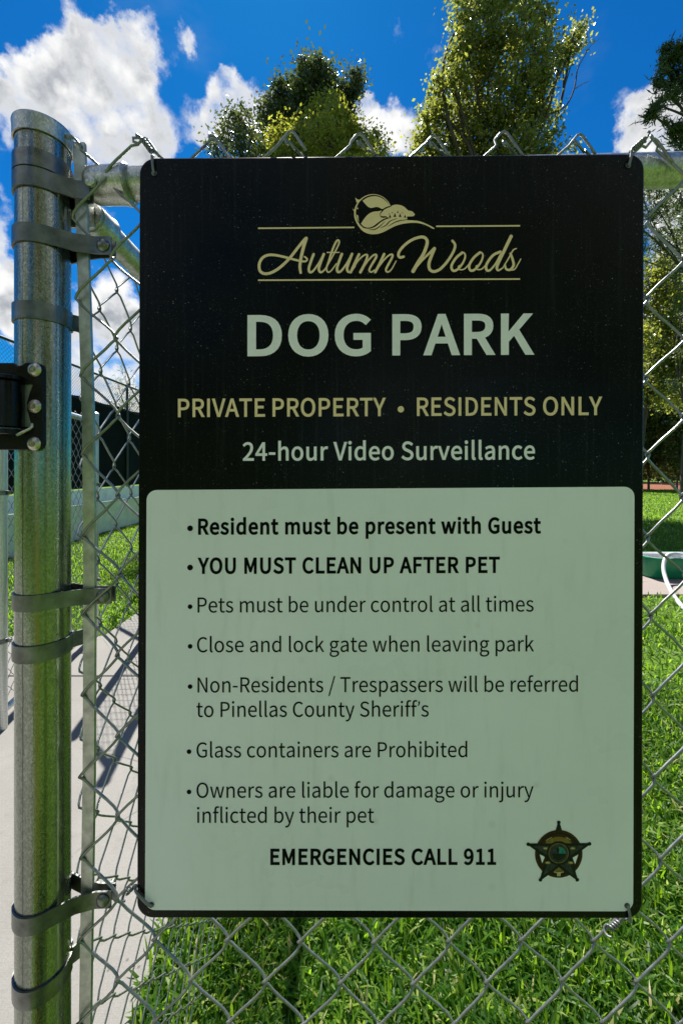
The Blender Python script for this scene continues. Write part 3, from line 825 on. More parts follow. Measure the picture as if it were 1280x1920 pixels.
def build_sign():
    sg = thing('park_sign', 'tall black and pale green dog park rules sign wired to the chain link fence', 'sign', (0.06, SY, 0.89))
    quad = [(262, 292.5), (1207, 291.5), (1203.5, 1723), (257, 1722)]
    outl = round_quad([(x, y) for x, y in quad], 29)
    inner = round_quad([(x + (2.2 if i in (0, 3) else -2.2), y + (2.2 if i < 2 else -2.2)) for i, (x, y) in enumerate(quad)], 28)
    mb = MB()
    n = len(outl)
    rings = [[S(x, y, 0.0) for x, y in inner], [S(x, y, -0.0010) for x, y in outl], [S(x, y, -0.0032) for x, y in outl]]
    mb.add(sum(rings, []), [tuple(range(n)), tuple(reversed(range(2 * n, 3 * n)))] +
           [(k * n + i, (k + 1) * n + i, (k + 1) * n + (i + 1) % n, k * n + (i + 1) % n) for k in range(2) for i in range(n)])
    mb.build('board', M['board'], sg)
    pq = round_quad([(275.5, 917), (1188, 914.5), (1185.5, 1708), (272.5, 1705.5)], 19)
    mb = MB()
    mb.prism(pq, lambda q: S(q[0], q[1], 0.0005), lambda q: S(q[0], q[1], 0.0001))
    mb.build('notice_panel', M['panel'], sg)

    def letters(parts, material, d, label=None):
        mb = MB()
        for line in parts:
            for g in line:
                V, Fc = fill_letter(g, d)
                mb.add(V, Fc)
        o = mb.build('lettering', material, sg)
        if label:
            o['label'] = label
        return o
    BO, SE, RE = 46, 24, 3
    D1, D2 = 0.0003, 0.0008
    for wd, x0, x1 in (('DOG', 464, 695), ('PARK', 735, 1001)):
        letters([text_contours(wd, x0, x1, 664, 72, BO - 9)], M['grey_vinyl'], D1, 'large pale grey heading word ' + wd)
    letters([text_contours('PRIVATE', 334, 497, 779.5, 33, SE), text_contours('PROPERTY', 511, 723, 779.5, 33, SE), [[disc(751, 767.5, 6)]]], M['gold_vinyl'], D1, 'gold capital lettering before the gold dot')
    letters([text_contours('RESIDENTS', 781, 1003, 779.5, 33, SE), text_contours('ONLY', 1017, 1128, 779.5, 33, SE)], M['gold_vinyl'], D1, 'gold capital lettering after the gold dot')
    letters([text_contours('24-hour Video Surveillance', 455, 1002, 862, 33, SE)], M['grey_vinyl'], D1, 'pale grey line about video')
    for (b, x0, x1, base, o, bul) in (
            ('Resident must be present with Guest', 372, 1013, 1000, BO, 5.4), ('YOU MUST CLEAN UP AFTER PET', 371, 936, 1073.5, BO, 5.4),
            ('Pets must be under control at all times', 371, 999, 1147, RE, 4.4), ('Close and lock gate when leaving park', 370, 1000, 1221.5, RE, 4.4),
            ('Non-Residents / Trespassers will be referred', 371, 1082, 1297, RE, 4.4), ("to Pinellas County Sheriff's", 369, 803, 1343, RE, 0),
            ('Glass containers are Prohibited', 369, 875, 1419, RE, 4.4), ('Owners are liable for damage or injury', 369, 999, 1494.5, RE, 4.4),
            ('inflicted by their pet', 370, 701, 1541.5, RE, 0), ('EMERGENCIES CALL 911', 507, 929, 1619.5, BO, 0)):
        L = [text_contours(b, x0, x1, base, 28, o)]
        if bul:
            L.append([[disc(357 if base < 1300 else 355, base - 11, bul)]])
        letters(L, M['black_vinyl'], D2, 'bold black line' if o == BO else None)

    # script name, drawn as brush strokes
    def A(q): return (475 + q[0] / 4.83, 430 + q[1] / 4.83)
    def B(q): return (730 + q[0] / 4.923, 430 + q[1] / 4.923)
    ST = []
    def st(fn, pts, w0, w1=None, w2=None):
        n = len(pts)
        w1 = w0 if w1 is None else w1
        w2 = w1 if w2 is None else w2
        ws = []
        for i in range(n):
            t = i / (n - 1)
            ws.append((w0 + (w1 - w0) * t * 2) if t < 0.5 else (w1 + (w2 - w1) * (t - .5) * 2))
        ST.append(([fn(q) for q in pts], [x / 4.87 for x in ws]))
    st(A, [(468, 82), (400, 165), (325, 260), (240, 340), (165, 385), (100, 395), (60, 368), (54, 310), (80, 255), (130, 228), (200, 228), (300, 250), (380, 272), (440, 285), (476, 284), (486, 264), (464, 244)], 26, 26, 15)
    st(A, [(478, 78), (456, 150), (432, 250), (421, 330), (428, 388)], 32, 28, 24)
    for dx in (0, 255):
        st(A, [(545 + dx, 222), (520 + dx, 290), (502 + dx, 350), (510 + dx, 383), (540 + dx, 374), (590 + dx, 305), (630 + dx, 225)], 24, 24, 11)
        st(A, [(637 + dx, 222), (608 + dx, 300), (592 + dx, 352), (604 + dx, 384), (632 + dx, 376), (668 + dx, 330)], 24, 24, 11)
    st(A, [(668, 330), (710, 255), (760, 160), (776, 118), (768, 97), (748, 112), (715, 185), (682, 285), (662, 350), (674, 385), (704, 372), (750, 310)], 11, 20, 11)
    st(A, [(668, 207), (720, 208), (775, 207)], 11)
    st(A, [(955, 226), (918, 305), (880, 388)], 24)
    st(A, [(892, 368), (950, 280), (1000, 236), (1028, 232), (1026, 262), (1000, 325), (968, 388)], 12, 18, 26)
    st(A, [(982, 365), (1040, 280), (1085, 236), (1110, 232), (1106, 262), (1062, 335), (1048, 372), (1066, 388), (1096, 370)], 12, 22, 13)
    st(A, [(1182, 226), (1145, 305), (1102, 388)], 24)
    st(A, [(1116, 366), (1180, 280), (1228, 236), (1256, 232), (1252, 262), (1212, 335), (1198, 372), (1216, 388), (1248, 364), (1290, 290)], 12, 22, 10)
    st(B, [(128, 256), (96, 262), (80, 238), (100, 190), (160, 130), (230, 90), (300, 75), (338, 95), (344, 140), (312, 230), (262, 310), (216, 390)], 24, 26, 34)
    st(B, [(222, 380), (285, 305), (350, 240), (410, 182)], 22, 18, 26)
    st(B, [(412, 182), (385, 250), (362, 320), (370, 375), (410, 394), (470, 368), (540, 290), (590, 205), (602, 150), (578, 112)], 30, 26, 22)
    for dx in (0, 162):
        st(B, [(668 + dx, 222), (612 + dx, 270), (570 + dx, 340), (582 + dx, 386), (622 + dx, 378), (672 + dx, 320), (696 + dx, 256), (682 + dx, 222), (655 + dx, 228)], 24, 22, 12)
        st(B, [(648 + dx, 342), (634 + dx, 350), (640 + dx, 376), (685 + dx, 374), (735 + dx, 325)], 14, 12, 12)
    st(B, [(1018, 216), (950, 250), (892, 330), (892, 382), (925, 384), (975, 325), (1022, 235)], 24, 24, 12)
    st(B, [(1118, 75), (1062, 190), (1004, 310), (986, 362), (1000, 388), (1040, 366)], 30, 28, 12)
    st(B, [(1040, 366), (1090, 285), (1135, 205), (1166, 188)], 10, 14, 10)
    st(B, [(1112, 235), (1132, 290), (1140, 342), (1110, 382), (1072, 376), (1060, 335)], 22, 24, 18)
    st(B, [(1100, 388), (1148, 380), (1180, 332), (1206, 285)], 10, 12, 10)
    mb = MB()
    for i, (p, wd) in enumerate(ST):
        ribbon(mb, p, wd, 0.00030 + i * 2.4e-5)
    o = mb.build('lettering', M['gold_vinyl'], sg)
    o['label'] = 'gold script name'

    # rules above and below the script name and the round landscape emblem
    def Lp(q): return (640 + q[0] / 6.737, 350 + q[1] / 6.737)
    mb = MB()
    for (x0, y0, x1, y1) in ((484, 428.3, 664, 426.6), (817, 424.6, 974, 423.6), (484, 525.6, 974, 523.4)):
        a = [(x0, y0 - 1.4), (x1, y1 - 1.4), (x1, y1 + 1.4), (x0, y0 + 1.4)]
        mb.add([S(q[0], q[1] + 0.0075 * (q[0] - 735) * (1723 - q[1]) / 1433, 0.00031) for q in a], [(0, 1, 2, 3)], 0)

    def shape(pts, d, m, k=4, sm=True):
        p = pts + [pts[0]]
        c = [tuple(q) for q in smooth_line(p, k)][:-1] if sm else pts
        V, Fc = fill('x', [[Lp(q) for q in c]], d, None, None)
        mb.add(V, Fc, m)
    G, K = 0, 1
    shape(disc(398, 338, 240, 48, 244), 0.00030, G, sm=False)
    shape(disc(402, 332, 222, 48, 228), 0.00036, K, sm=False)
    shape([(265, 178), (330, 137), (420, 120), (500, 142), (560, 185), (605, 245), (560, 262), (515, 285), (470, 262), (430, 258), (372, 270), (330, 250), (305, 225)], 0.00042, G, 2)
    shape([(245, 468), (290, 400), (340, 347), (400, 318), (470, 312), (505, 303), (495, 345), (490, 380), (520, 395), (570, 392), (510, 420), (440, 470), (390, 505), (330, 518), (280, 502)], 0.00042, G, 3)
    shape([(172, 138), (205, 162), (240, 168), (218, 190), (205, 220), (190, 196)], 0.00048, G, 1, False)
    shape([(138, 278), (160, 290), (185, 292), (178, 330), (158, 312)], 0.00048, G, 1, False)
    shape([(196, 262), (212, 270), (204, 286), (192, 280)], 0.00048, G, 1, False)
    shape([(188, 352), (212, 366), (214, 410), (222, 452), (196, 400)], 0.00048, G, 1, False)
    shape([(182, 430), (230, 490), (290, 525), (360, 530), (430, 505), (490, 455), (560, 415), (640, 398), (740, 395), (830, 425), (900, 430), (985, 442), (1075, 478), (1166, 526), (1152, 538), (1060, 490), (960, 464), (860, 462), (750, 478), (650, 512), (560, 560), (480, 592), (400, 602), (330, 592), (262, 555), (208, 490)], 0.00042, G, 3)
    for ln, wd in ((([(232, 480), (300, 520), (365, 522), (430, 490), (490, 440), (560, 405)]), 9), ([(350, 545), (420, 540), (480, 505), (540, 448)], 9), ([(490, 525), (560, 490), (610, 440), (700, 405)], 9), ([(590, 502), (670, 455), (740, 432), (812, 425)], 9)):
        n = len(ln)
        ribbon(mb, [Lp(q) for q in ln], [wd * (0.5 + 0.9 * math.sin(math.pi * i / (n - 1))) / 6.737 for i in range(n)], 0.00048, K)
    shape([(482, 350), (500, 310), (530, 278), (590, 250), (620, 262), (560, 385), (500, 388)], 0.00046, K, 2)
    shape([(492, 346), (535, 296), (590, 268), (625, 258), (640, 240), (692, 230), (750, 240), (795, 262), (840, 305), (880, 312), (905, 330), (925, 356), (905, 378), (870, 380), (820, 385), (830, 415), (740, 402), (600, 400), (560, 376), (500, 374)], 0.00052, G, 2)
    for x, y, s in ((610, 375, 20), (672, 362, 24), (738, 365, 22), (800, 378, 18), (640, 330, 10), (708, 322, 14), (768, 332, 9), (598, 345, 8)):
        shape([(x, y - s * 1.2), (x + s * .75, y + s), (x - s * .75, y + s)], 0.00058, K, 1, False)
    shape([(830, 390), (870, 382), (920, 376), (890, 398), (850, 410)], 0.00056, K, 1, False)
    o = mb.build('emblem', [M['gold_vinyl'], M['board']], sg)
    o['label'] = 'round gold landscape emblem between thin rules'

    # star badge
    def T(q): return (980 + q[0] / 9.846, 1530 + q[1] / 9.846)
    mb = MB()
    mats = [simple('badge_dark_green', (0.012, 0.022, 0.014), .4, 0, .3, 300, 0, 0.08), simple('badge_brown', (0.055, 0.025, 0.010), .4, 0, .5, 260, 0, 0.08),
            simple('badge_gold', (0.22, 0.16, 0.035), .4, 0, .3, 300, 0, 0.08), simple('badge_pale', (0.42, 0.40, 0.20), .4, 0, .3, 300, 0, 0.08),
            simple('badge_teal', (0.03, 0.22, 0.17), .4, 0, .3, 300, 0, 0.08), simple('badge_grey', (0.045, 0.05, 0.045), .4, 0, .4, 300, 0, 0.08), M['panel']]

    def bs(contours, d, m):
        V, Fc = fill('x', [[T(q) for q in c] for c in contours], d, None, None)
        mb.add(V, Fc, m)
    c0 = (650, 690)
    bs([disc(*c0, 438, 56, 440)], 0.00080, 1)
    bs([disc(c0[0], c0[1], 395, 56)], 0.00083, 0)
    bs([disc(c0[0], c0[1], 368, 56)], 0.00086, 1)
    tips = [(650, 110), (1215, 505), (990, 1165), (312, 1165), (88, 512)]
    for (a, b, cc) in (((300, 700), (395, 740), (345, 860)), ((1010, 700), (905, 760), (950, 880))):
        bs([[a, b, cc]], 0.00089, 6)
    arc = lambda r0, r1, a0, a1, n=18: [(c0[0] + r0 * math.cos(R(a0 + (a1 - a0) * i / n)), c0[1] - r0 * math.sin(R(a0 + (a1 - a0) * i / n))) for i in range(n + 1)] + [(c0[0] + r1 * math.cos(R(a1 - (a1 - a0) * i / n)), c0[1] - r1 * math.sin(R(a1 - (a1 - a0) * i / n))) for i in range(n + 1)]
    bs([arc(235, 315, 32, 148)], 0.00090, 2)
    bs([arc(325, 338, 50, 66)], 0.00093, 3)
    bs([arc(325, 338, 112, 135)], 0.00093, 3)
    bs([arc(230, 320, 232, 308)], 0.00090, 2)
    bs([arc(330, 350, 255, 285)], 0.00093, 3)
    bs([[(610, 1040), (690, 1040), (680, 1100), (620, 1100)]], 0.00093, 3)
    for i, tp in enumerate(tips):
        t = Vector(tp) - Vector(c0)
        u = t.normalized()
        s = Vector((-u.y, u.x))
        base = Vector(c0) + u * 175
        wv = 150
        if i == 0:
            base, wv = Vector(c0) + u * 425, 62
        q = [base + s * wv, Vector(tp) + s * 15, Vector(tp) - s * 15, base - s * wv]
        bs([[tuple(z) for z in q]], 0.00096, 0)
        if i:
            q = [base + s * wv * .6 + u * 20, Vector(tp) - u * 120 + s * 10, Vector(tp) - u * 120 - s * 10, base - s * wv * .6 + u * 20]
            bs([[tuple(z) for z in q]], 0.00099, 5)
        bs([disc(tp[0], tp[1], 34, 14)], 0.00100, 0)
    for x, y in ((405, 585), (905, 585), (445, 850), (870, 850)):
        bs([disc(x, y, 52, 12, 28)], 0.00102, 2)
        bs([disc(x, y, 34, 12, 14)], 0.00105, 3)
    bs([disc(645, 680, 222, 40)], 0.00104, 0)
    bs([disc(645, 675, 184, 40)], 0.00107, 2)
    bs([disc(645, 675, 172, 40)], 0.00110, 5)
    bs([disc(650, 680, 128, 36)], 0.00113, 5)
    bs([[(650, 680)] + [(650 + 126 * math.cos(R(a)), 680 - 126 * math.sin(R(a))) for a in range(0, 91, 10)]], 0.00116, 4)
    bs([[(650 + 126 * math.cos(R(a)), 680 + 126 * math.sin(R(a))) for a in range(0, 181, 15)]], 0.00116, 0)
    bs([disc(632, 620, 26, 12, 44)], 0.00118, 0)
    o = mb.build('star_badge', mats, sg)
    o['label'] = 'dark five pointed star badge in a brown and gold ring'
    # eyelet holes are seen as dark rings at the four corners
    for x, y in ((290, 322), (1176, 314), (285, 1695), (1174, 1697)):
        mb = MB()
        mb.lathe([(0.0021, 0), (0.0034, 0.0), (0.0034, 0.0004), (0.0021, 0.0004)], S(x, y, 0.0006), 16, axis=(0, -1, 0), capb=False, capt=False)
        mb.build('eyelet', M['band'], sg)
    return sg

# ------------------------------------------------------------------ chain link
def strand_wires(ncol, nrow, pos, nor, a, r, seg, sides, e=0.045, col0=0, top_hook=None):
    """woven fabric: every wire is a flattened spiral between column k and k+1, hooked into its neighbours.
    pos(u, v) -> point for column u and half-row v; nor -> unit normal towards the viewer"""
    mb = MB()
    ts = {9: [0.0, 0.035, 0.09, 0.2, 0.36, 0.52, 0.7, 0.86, 0.95], 5: [0.0, 0.06, 0.2, 0.5, 0.85], 3: [0.0, 0.12, 0.75]}[seg]
    nv = np.array(nor, dtype=float)
    for k in range(col0, col0 + ncol):
        pts = []
        for j in range(nrow, 0, -1):          # climbing: half-row j to j-1
            left = (k + j) % 2 == 0           # node (k, j) on the left column
            u0, u1 = (k - e, k + 1 + e) if left else (k + 1 + e, k - e)
            sgn = 1.0 if left else -1.0       # '/' strands run in front
            for t in ts:
                # strands are a little bowed near the turns
                tu = t - 0.030 * math.sin(2 * math.pi * t)
                d = sgn * a * min(1.0, math.sin(math.pi * min(t, 1 - t) * 2.2) * 1.35 if min(t, 1 - t) < 0.23 else 1.0)
                q = np.array(pos(u0 + (u1 - u0) * tu, j - t)) + nv * d
                pts.append(q)
        if top_hook:
            pts = top_hook(k, pts, pos, nv)
        else:
            pts.append(np.array(pos(k + (0.0 if (k + 0) % 2 == 0 else 1.0), 0)))
        mb.tube(pts, r, sides)
    return mb


ROWS = [255, 330, 410, 485, 559, 634, 706, 780, 852, 929, 1005, 1078, 1152, 1228, 1304, 1380, 1456, 1532, 1610, 1687, 1765, 1842, 1920]
while len(ROWS) < 36:
    ROWS.append(ROWS[-1] + 80)
LV = ([255, 410, 557, 702, 850, 1005, 1152, 1304, 1456, 1611, 1769, 1920, 2200, 2900], [130, 138, 147, 153, 157, 157, 158, 155, 154, 152, 150, 148, 145, 140])
RV = ([255, 560, 850, 1006, 1152, 1450, 1590, 1756, 1920, 2200, 2900], [1216, 1211, 1211, 1214, 1219, 1225, 1233, 1250, 1268, 1270, 1270])
FY = 0.524            # the plane of the front fabric


def front_pos(u, v):
    v = min(max(v, -0.5), len(ROWS) - 1)
    py = float(np.interp(v, range(len(ROWS)), ROWS))
    l, r_ = float(np.interp(py, *LV)), float(np.interp(py, *RV))
    px = l + (r_ - l) * u / 16.0
    wob = 1.3 * math.sin(u * 2.3 + v * 1.1) + 1.0 * math.sin(u * 0.9 - v * 1.7)
    return ((px + wob - HX) / F * FY, FY + 0.0022 * math.sin(u * 0.6) * math.sin(v * 0.35), EYE + (HY - py + wob * .5) / F * FY)


def front_hooks(k, pts, pos, nv):
    """cut ends at the top of the fabric: every pair of wires is bent over each other in an open knuckle"""
    tip = np.array(pos(k + (0 if k % 2 == 0 else 1), 0))
    s = 0.040 / 60
    if k % 2 == 1:        # rises from lower left to the tip at its right, bends over and points down right
        h = [(-12, 14, 3), (-3, 3, 3), (3, -1, 2), (9, 2, 1), (16, 12, 1), (26, 27, 1.5), (33, 38, 2)]
    else:                 # comes up from lower right, loops tightly round the other one
        h = [(20, 24, -3), (8, 9, -3), (1, 5, 0), (-6, 8, 4), (-5, 14, 5), (2, 15, 2)]
    rk = random.Random(k * 7 + 1)
    hs = rk.uniform(0.75, 1.35)
    tip = tip + np.array((rk.uniform(-.004, .004), 0, rk.uniform(-.006, .005)))
    cut = len(pts) - 2
    return pts[:cut] + [tip + np.array((a * s * hs, 0, -b * s * hs)) + nv * (c * 0.0008) for a, b, c in h]


PX0, PY0, PR = -0.386, 0.526, 0.0300     # terminal post axis and radius


def zl(py):
    """height of something on the near left side of the post"""
    return EYE + (HY - py) / F * 0.508


def strap(mb, z, h, path, th=0.0022):
    """flat steel strip of height h along a plan path"""
    n = len(path)
    V, F_ = [], []
    for i in range(n):
        a, b = path[max(0, i - 1)], path[min(n - 1, i + 1)]
        t = Vector((b[0] - a[0], b[1] - a[1])).normalized()
        nn = Vector((t.y, -t.x)) * th / 2
        for (sx, zz) in ((1, -h / 2), (1, h / 2), (-1, h / 2), (-1, -h / 2)):
            V.append((path[i][0] + nn.x * sx, path[i][1] + nn.y * sx, z + zz))
    for i in range(n - 1):
        for j in range(4):
            j2 = (j + 1) % 4
            F_.append((i * 4 + j, i * 4 + j2, i * 4 + 4 + j2, i * 4 + 4 + j))
    F_ += [(3, 2, 1, 0), tuple((n - 1) * 4 + j for j in range(4))]
    mb.add(V, F_)


def ringpath(a0, a1, r=PR + 0.0014, n=44):
    return [(PX0 + r * math.cos(R(a0 + (a1 - a0) * i / n)), PY0 + r * math.sin(R(a0 + (a1 - a0) * i / n))) for i in range(n + 1)]


def build_front_fence():
    fe = thing('chain_link_fence', 'galvanized chain link fence with a thick end post, carrying the park sign', 'fence', (PX0, PY0, 0))
    mb = MB()
    mb.tube([(PX0, PY0, z) for z in (-0.05, 0.4, 0.9, 1.4, 1.872)], PR, 72)
    post = mb.build('post', M['post'], fe, True, 50)
    mb = MB()
    zc = zl(256)
    mb.lathe([(PR + .0008, zc), (PR + .0026, zc), (PR + .0028, zc + .016), (PR + .0034, zc + .019), (PR + .0030, zc + .0215), (PR * .8, zc + .0255), (PR * .45, zc + .0285), (0.002, zc + .0295)], (PX0, PY0, 0), 64, capb=False)
    mb.build('cap', M['rail'], post, True, 40)
    # rail with its pressed end cup
    mb = MB()
    ry = 0.552
    a, b = P(205, 347, ry), P(1900, 303, ry)
    mb.tube([a + (b - a) * t for t in (0, .2, .4, .6, .8, 1)], 0.0208, 40)
    mb.build('top_rail', M['rail'], fe, True, 50)
    mb = MB()
    d = (b - a).normalized()
    c0 = P(172, 349, 0.545)
    prof = [(0.010, -0.004), (0.018, -0.002), (0.0225, 0.004), (0.0235, 0.012), (0.0238, 0.040), (0.0252, 0.047), (0.0254, 0.051), (0.0236, 0.053)]
    mb.lathe(prof, c0, 36, axis=d)
    mb.box(c0 + Vector((-0.020, 0.0, -0.003)), (0.045, 0.004, 0.026), bevel=0.001)
    mb.lathe([(0.0065, 0), (0.0065, .004), (0.004, .0055)], c0 + Vector((0.014, -0.0235, -0.012)), 12, axis=(0, -1, 0))
    mb.build('rail_end_cup', M['rail'], fe, True, 40)
    # bands round the post
    for (py, h, tens) in ((307, .0215, 0), (343, .0230, 2), (445, .0225, 1), (587, .0215, 0), (1126, .0200, 1), (1220, .0205, 0), (1716, .0215, 1), (1851, .0220, 0)):
        mb = MB()
        z = zl(py)
        bx, by = P(196, 880, 0.532).x, 0.532
        if tens == 1:
            p = [(bx + .012, by - .0052), (bx - .008, by - .0058), (bx - .030, by - .0125)] + ringpath(-58, -302) + [(bx - .030, by + .010), (bx - .008, by + .0052), (bx + .012, by + .0050)]
            strap(mb, z, h, p)
            o = mb.build('tension_band', M['band'], fe, True, 40)
            mb = MB()
            mb.lathe([(.0085, 0), (.0085, .001), (.0068, .0030), (.003, .0042), (.0005, .0044)], (bx + .002, by - .0068, z), 20, axis=(0, -1, 0), capb=False)
            mb.tube([(bx + .002, by - .006, z), (bx + .002, by + .018, z)], .0038, 10)
            mb.lathe([(.0072, 0), (.0072, .006)], (bx + .002, by + .0065, z), 6, axis=(0, 1, 0))
            mb.build('bolt', M['band'], o, True, 35)
        elif tens == 2:
            p = [(PX0 + .062, PY0 - .004)] + [(PX0 + .046, PY0 - .006)] + ringpath(-40, -320) + [(PX0 + .046, PY0 + .006), (PX0 + .062, PY0 + .004)]
            strap(mb, z, h, p)
            mb.build('brace_band', M['band'], fe, True, 40)
        else:
            strap(mb, z, h, ringpath(20, -330) + [(PX0 + .036, PY0 + .026)])
            mb.build('brace_band', M['band'], fe, True, 40)
    # tension bar threaded through the end loops of the fabric
    mb = MB()
    bar = [(150, 269), (155, 410), (161, 600), (167, 800), (169, 1000), (169, 1200), (168, 1450), (165, 1650), (161, 1920), (156, 2300), (152, 2900)]
    pts = [P(x, y, 0.530) for x, y in bar]
    V, F_ = [], []
    for q in pts:
        for sx, sy in ((-1, -1), (1, -1), (1, 1), (-1, 1)):
            V.append((q.x + sx * .0074, q.y + sy * .0024, q.z))
    for i in range(len(pts) - 1):
        for j in range(4):
            F_.append((i * 4 + j, i * 4 + (j + 1) % 4, i * 4 + 4 + (j + 1) % 4, i * 4 + 4 + j))
    F_ += [(0, 1, 2, 3), tuple((len(pts) - 1) * 4 + j for j in (3, 2, 1, 0))]
    mb.add(V, F_)
    mb.build('tension_bar', M['bar'], fe)
    # the fabric
    mb = strand_wires(29, 34, front_pos, (0, -1, 0), 0.0038, 0.00172, 9, 7, top_hook=front_hooks)
    mb.build('wire_mesh', M['wire'], fe, True)
    # line post further along
    mb = MB()
    mb.tube([(1.62, .565, -.05), (1.62, .565, 1.80)], .024, 32)
    mb.build('post', M['post'], fe, True, 50)
    return fe


def twist(mb, a, b, r, turns, rad, n=9):
    a, b = Vector(a), Vector(b)
    d = (b - a)
    q = d.to_track_quat('Z', 'Y')
    for ph in (0, math.pi):
        pts = []
        for i in range(turns * n + 1):
            t = i / (turns * n)
            an = ph + t * turns * 2 * math.pi
            pts.append(a + d * t + q @ Vector((math.cos(an) * rad, math.sin(an) * rad, 0)))
        mb.tube(pts, r, 7)


def build_ties():
    g = 'wire ties at the sign corners'
    def mk(name, label, hole, edge, tw0, tw1, turns=2):
        h = Vector(S(hole[0], hole[1], 0.0024))
        ed = Vector(S(edge[0], edge[1], 0.0022))
        w0 = P(tw0[0], tw0[1], 0.517)
        w1 = P(tw1[0], tw1[1], 0.517)
        mb = MB()
        pts = [h + Vector((0, 0.010, -0.0005)), h + Vector((0, 0.002, 0)), h, h + (ed - h) * 0.3 + Vector((0, -.0012, 0)), h + (ed - h) * 0.7 + Vector((0, -.001, 0)), ed, ed + (w0 - ed) * 0.35 + Vector((0, 0.004, 0)), w0]
        pts = [Vector(q) for q in smooth_line([tuple(p) for p in pts], 4)]
        mb.tube(pts, 0.00165, 10)
        twist(mb, w0, w1, 0.00145, turns, 0.0021, 14)
        # the tail goes round the fence wire
        v = (w1 - w0).normalized()
        ax = Vector((v.z, 0, -v.x))
        loop = [w1 + v * (0.004 + 0.0045 * math.sin(t)) + Vector((0, -0.0045 * math.cos(t), 0)) + ax * (0.0016 * t - .004) for t in [i * 0.3 for i in range(16)]]
        mb.tube(loop, 0.0013, 7)
        o = mb.build('wire_tie', M['tie'], None, True)
        tag(o, label, 'wire tie', g)
    mk('tl', 'short silver wire tie twisted above the upper left corner of the sign', (290, 322), (287, 291), (284, 284), (268, 262), 2)
    mk('tr', 'thick twisted silver wire tie above the upper right corner of the sign', (1176, 314), (1181, 286), (1186, 280), (1208, 261), 3)
    mk('bl', 'straight silver wire tie slanting off the lower left corner of the sign', (285, 1695), (256, 1666), (250, 1662), (238, 1674), 1)
    mk('br', 'small silver wire tie under the lower right corner of the sign', (1174, 1697), (1178, 1724), (1160, 1728), (1143, 1741), 2)


def build_hinge(fence):
    Y = 0.4905
    def H(px, py, y=Y): return tuple(P(px, py, y))
    pl = round_quad([(-60, 683), (82, 683.5), (82, 842), (-60, 842)], 7, 4)
    outline = [(-60, 683), (28, 683), (36, 689), (46, 687), (52, 683), (74, 683), (80, 686), (82.5, 692), (82.5, 833), (80, 839), (74, 842), (-60, 842),
               (-60, 812), (36, 812), (48, 808), (58, 804), (64, 798), (57, 770), (56, 756), (61, 738), (68, 720), (38, 719), (-60, 719)]
    mb = MB()
    V, F_ = [], []
    n = len(outline)
    c = [[(x, y) for x, y in outline]]
    cu = bpy.data.curves.new('p', 'CURVE'); cu.dimensions = '2D'; cu.fill_mode = 'BOTH'; cu.extrude = 0.25; cu.bevel_depth = 0.10; cu.bevel_resolution = 2
    sp = cu.splines.new('POLY'); sp.points.add(n - 1)
    for q, (x, y) in zip(sp.points, outline):
        p = P(x, y, Y); q.co = (p.x * 100, p.z * 100, 0, 1)
    sp.use_cyclic_u = True
    o = bpy.data.objects.new('p', cu); COL.objects.link(o)
    me = bpy.data.meshes.new_from_object(o.evaluated_get(bpy.context.evaluated_depsgraph_get()))
    bpy.data.objects.remove(o); bpy.data.curves.remove(cu)
    V = [(v.co.x / 100, Y + v.co.z / 100, v.co.y / 100) for v in me.vertices]
    mb.add(V, [tuple(p.vertices) for p in me.polygons])
    mb.box(P(76, 762, Y + .0085), (.007, .010, .098), bevel=.001)
    t = mb.build('gate_hinge', M['hinge'], fence, False)
    t['label'] = 'black spring gate hinge with three screws'
    mb = MB()
    mb.prism([(20, 721), (69, 719), (58, 740), (55, 760), (58, 780), (68, 800), (20, 802)], lambda q: H(q[0], q[1], Y + .0022), lambda q: H(q[0], q[1], Y + .0032))
    mb.build('backing_plate', M['bar'], t)
    mb = MB()
    x0 = P(8, 760, Y - .008)
    z0, z1 = P(0, 802, Y - .008).z, P(0, 714, Y - .008).z
    mb.lathe([(.0155, z0), (.0180, z0 + .0015), (.0180, z1 - .0015), (.0165, z1)], (x0.x, x0.y + .004, 0), 40)
    mb.build('barrel', M['hinge'], t, True, 30)
    for zz, hh in ((z1 + .0004, .0055), (z0 - .0085, .0065)):
        mb = MB()
        mb.lathe([(.0185, zz), (.0205, zz + .001), (.0205, zz + hh - .001), (.0190, zz + hh)], (x0.x, x0.y + .004, 0), 40)
        mb.build('collar', M['hinge'], t, True, 30)
    mb = MB()
    mb.tube([H(32, 816, Y - .012), H(44, 810, Y - .010), H(55, 805, Y - .006), H(61, 800, Y - .004), H(60, 794, Y - .004)], .0018, 8)
    mb.build('spring_end', M['screw'], t, True, 30)
    for x, y in ((66, 693.5), (66, 762), (65, 832)):
        mb = MB()
        c = P(x, y, Y - .0034)
        mb.lathe([(.0082, 0), (.0082, .0008), (.0066, .0030), (.0040, .0040), (.0036, .0030), (.0010, .0028)], c, 24, axis=(0, -1, 0), capb=False)
        for k in range(3):
            a = k * math.pi / 3
            mb.box(c + Vector((0, -.0034, 0)), (.0056, .0016, .0009), Matrix.Rotation(a, 3, 'Y'))
        mb.build('screw', M['screw'], t, True, 35)
    return t


# ------------------------------------------------------------------ the other fences
def flat_fabric(A, Bp, z0, z1, pitch, a, r, seg, sides, nor):
    A, Bp = np.array(A, float), np.array(Bp, float)
    L = np.linalg.norm(Bp - A)
    n = max(1, int(L / pitch))
    u = (Bp - A) / L
    hr = pitch * 1.06
    nr = int((z1 - z0) / hr)
    def pos(c, v):
        q = A + u * (c * L / n)
        w = 0.0025 * math.sin(c * 1.3 + v * .7)
        return (q[0] + nor[0] * w, q[1] + nor[1] * w, z1 - v * hr)
    return strand_wires(n, nr, pos, nor, a, r, seg, sides)


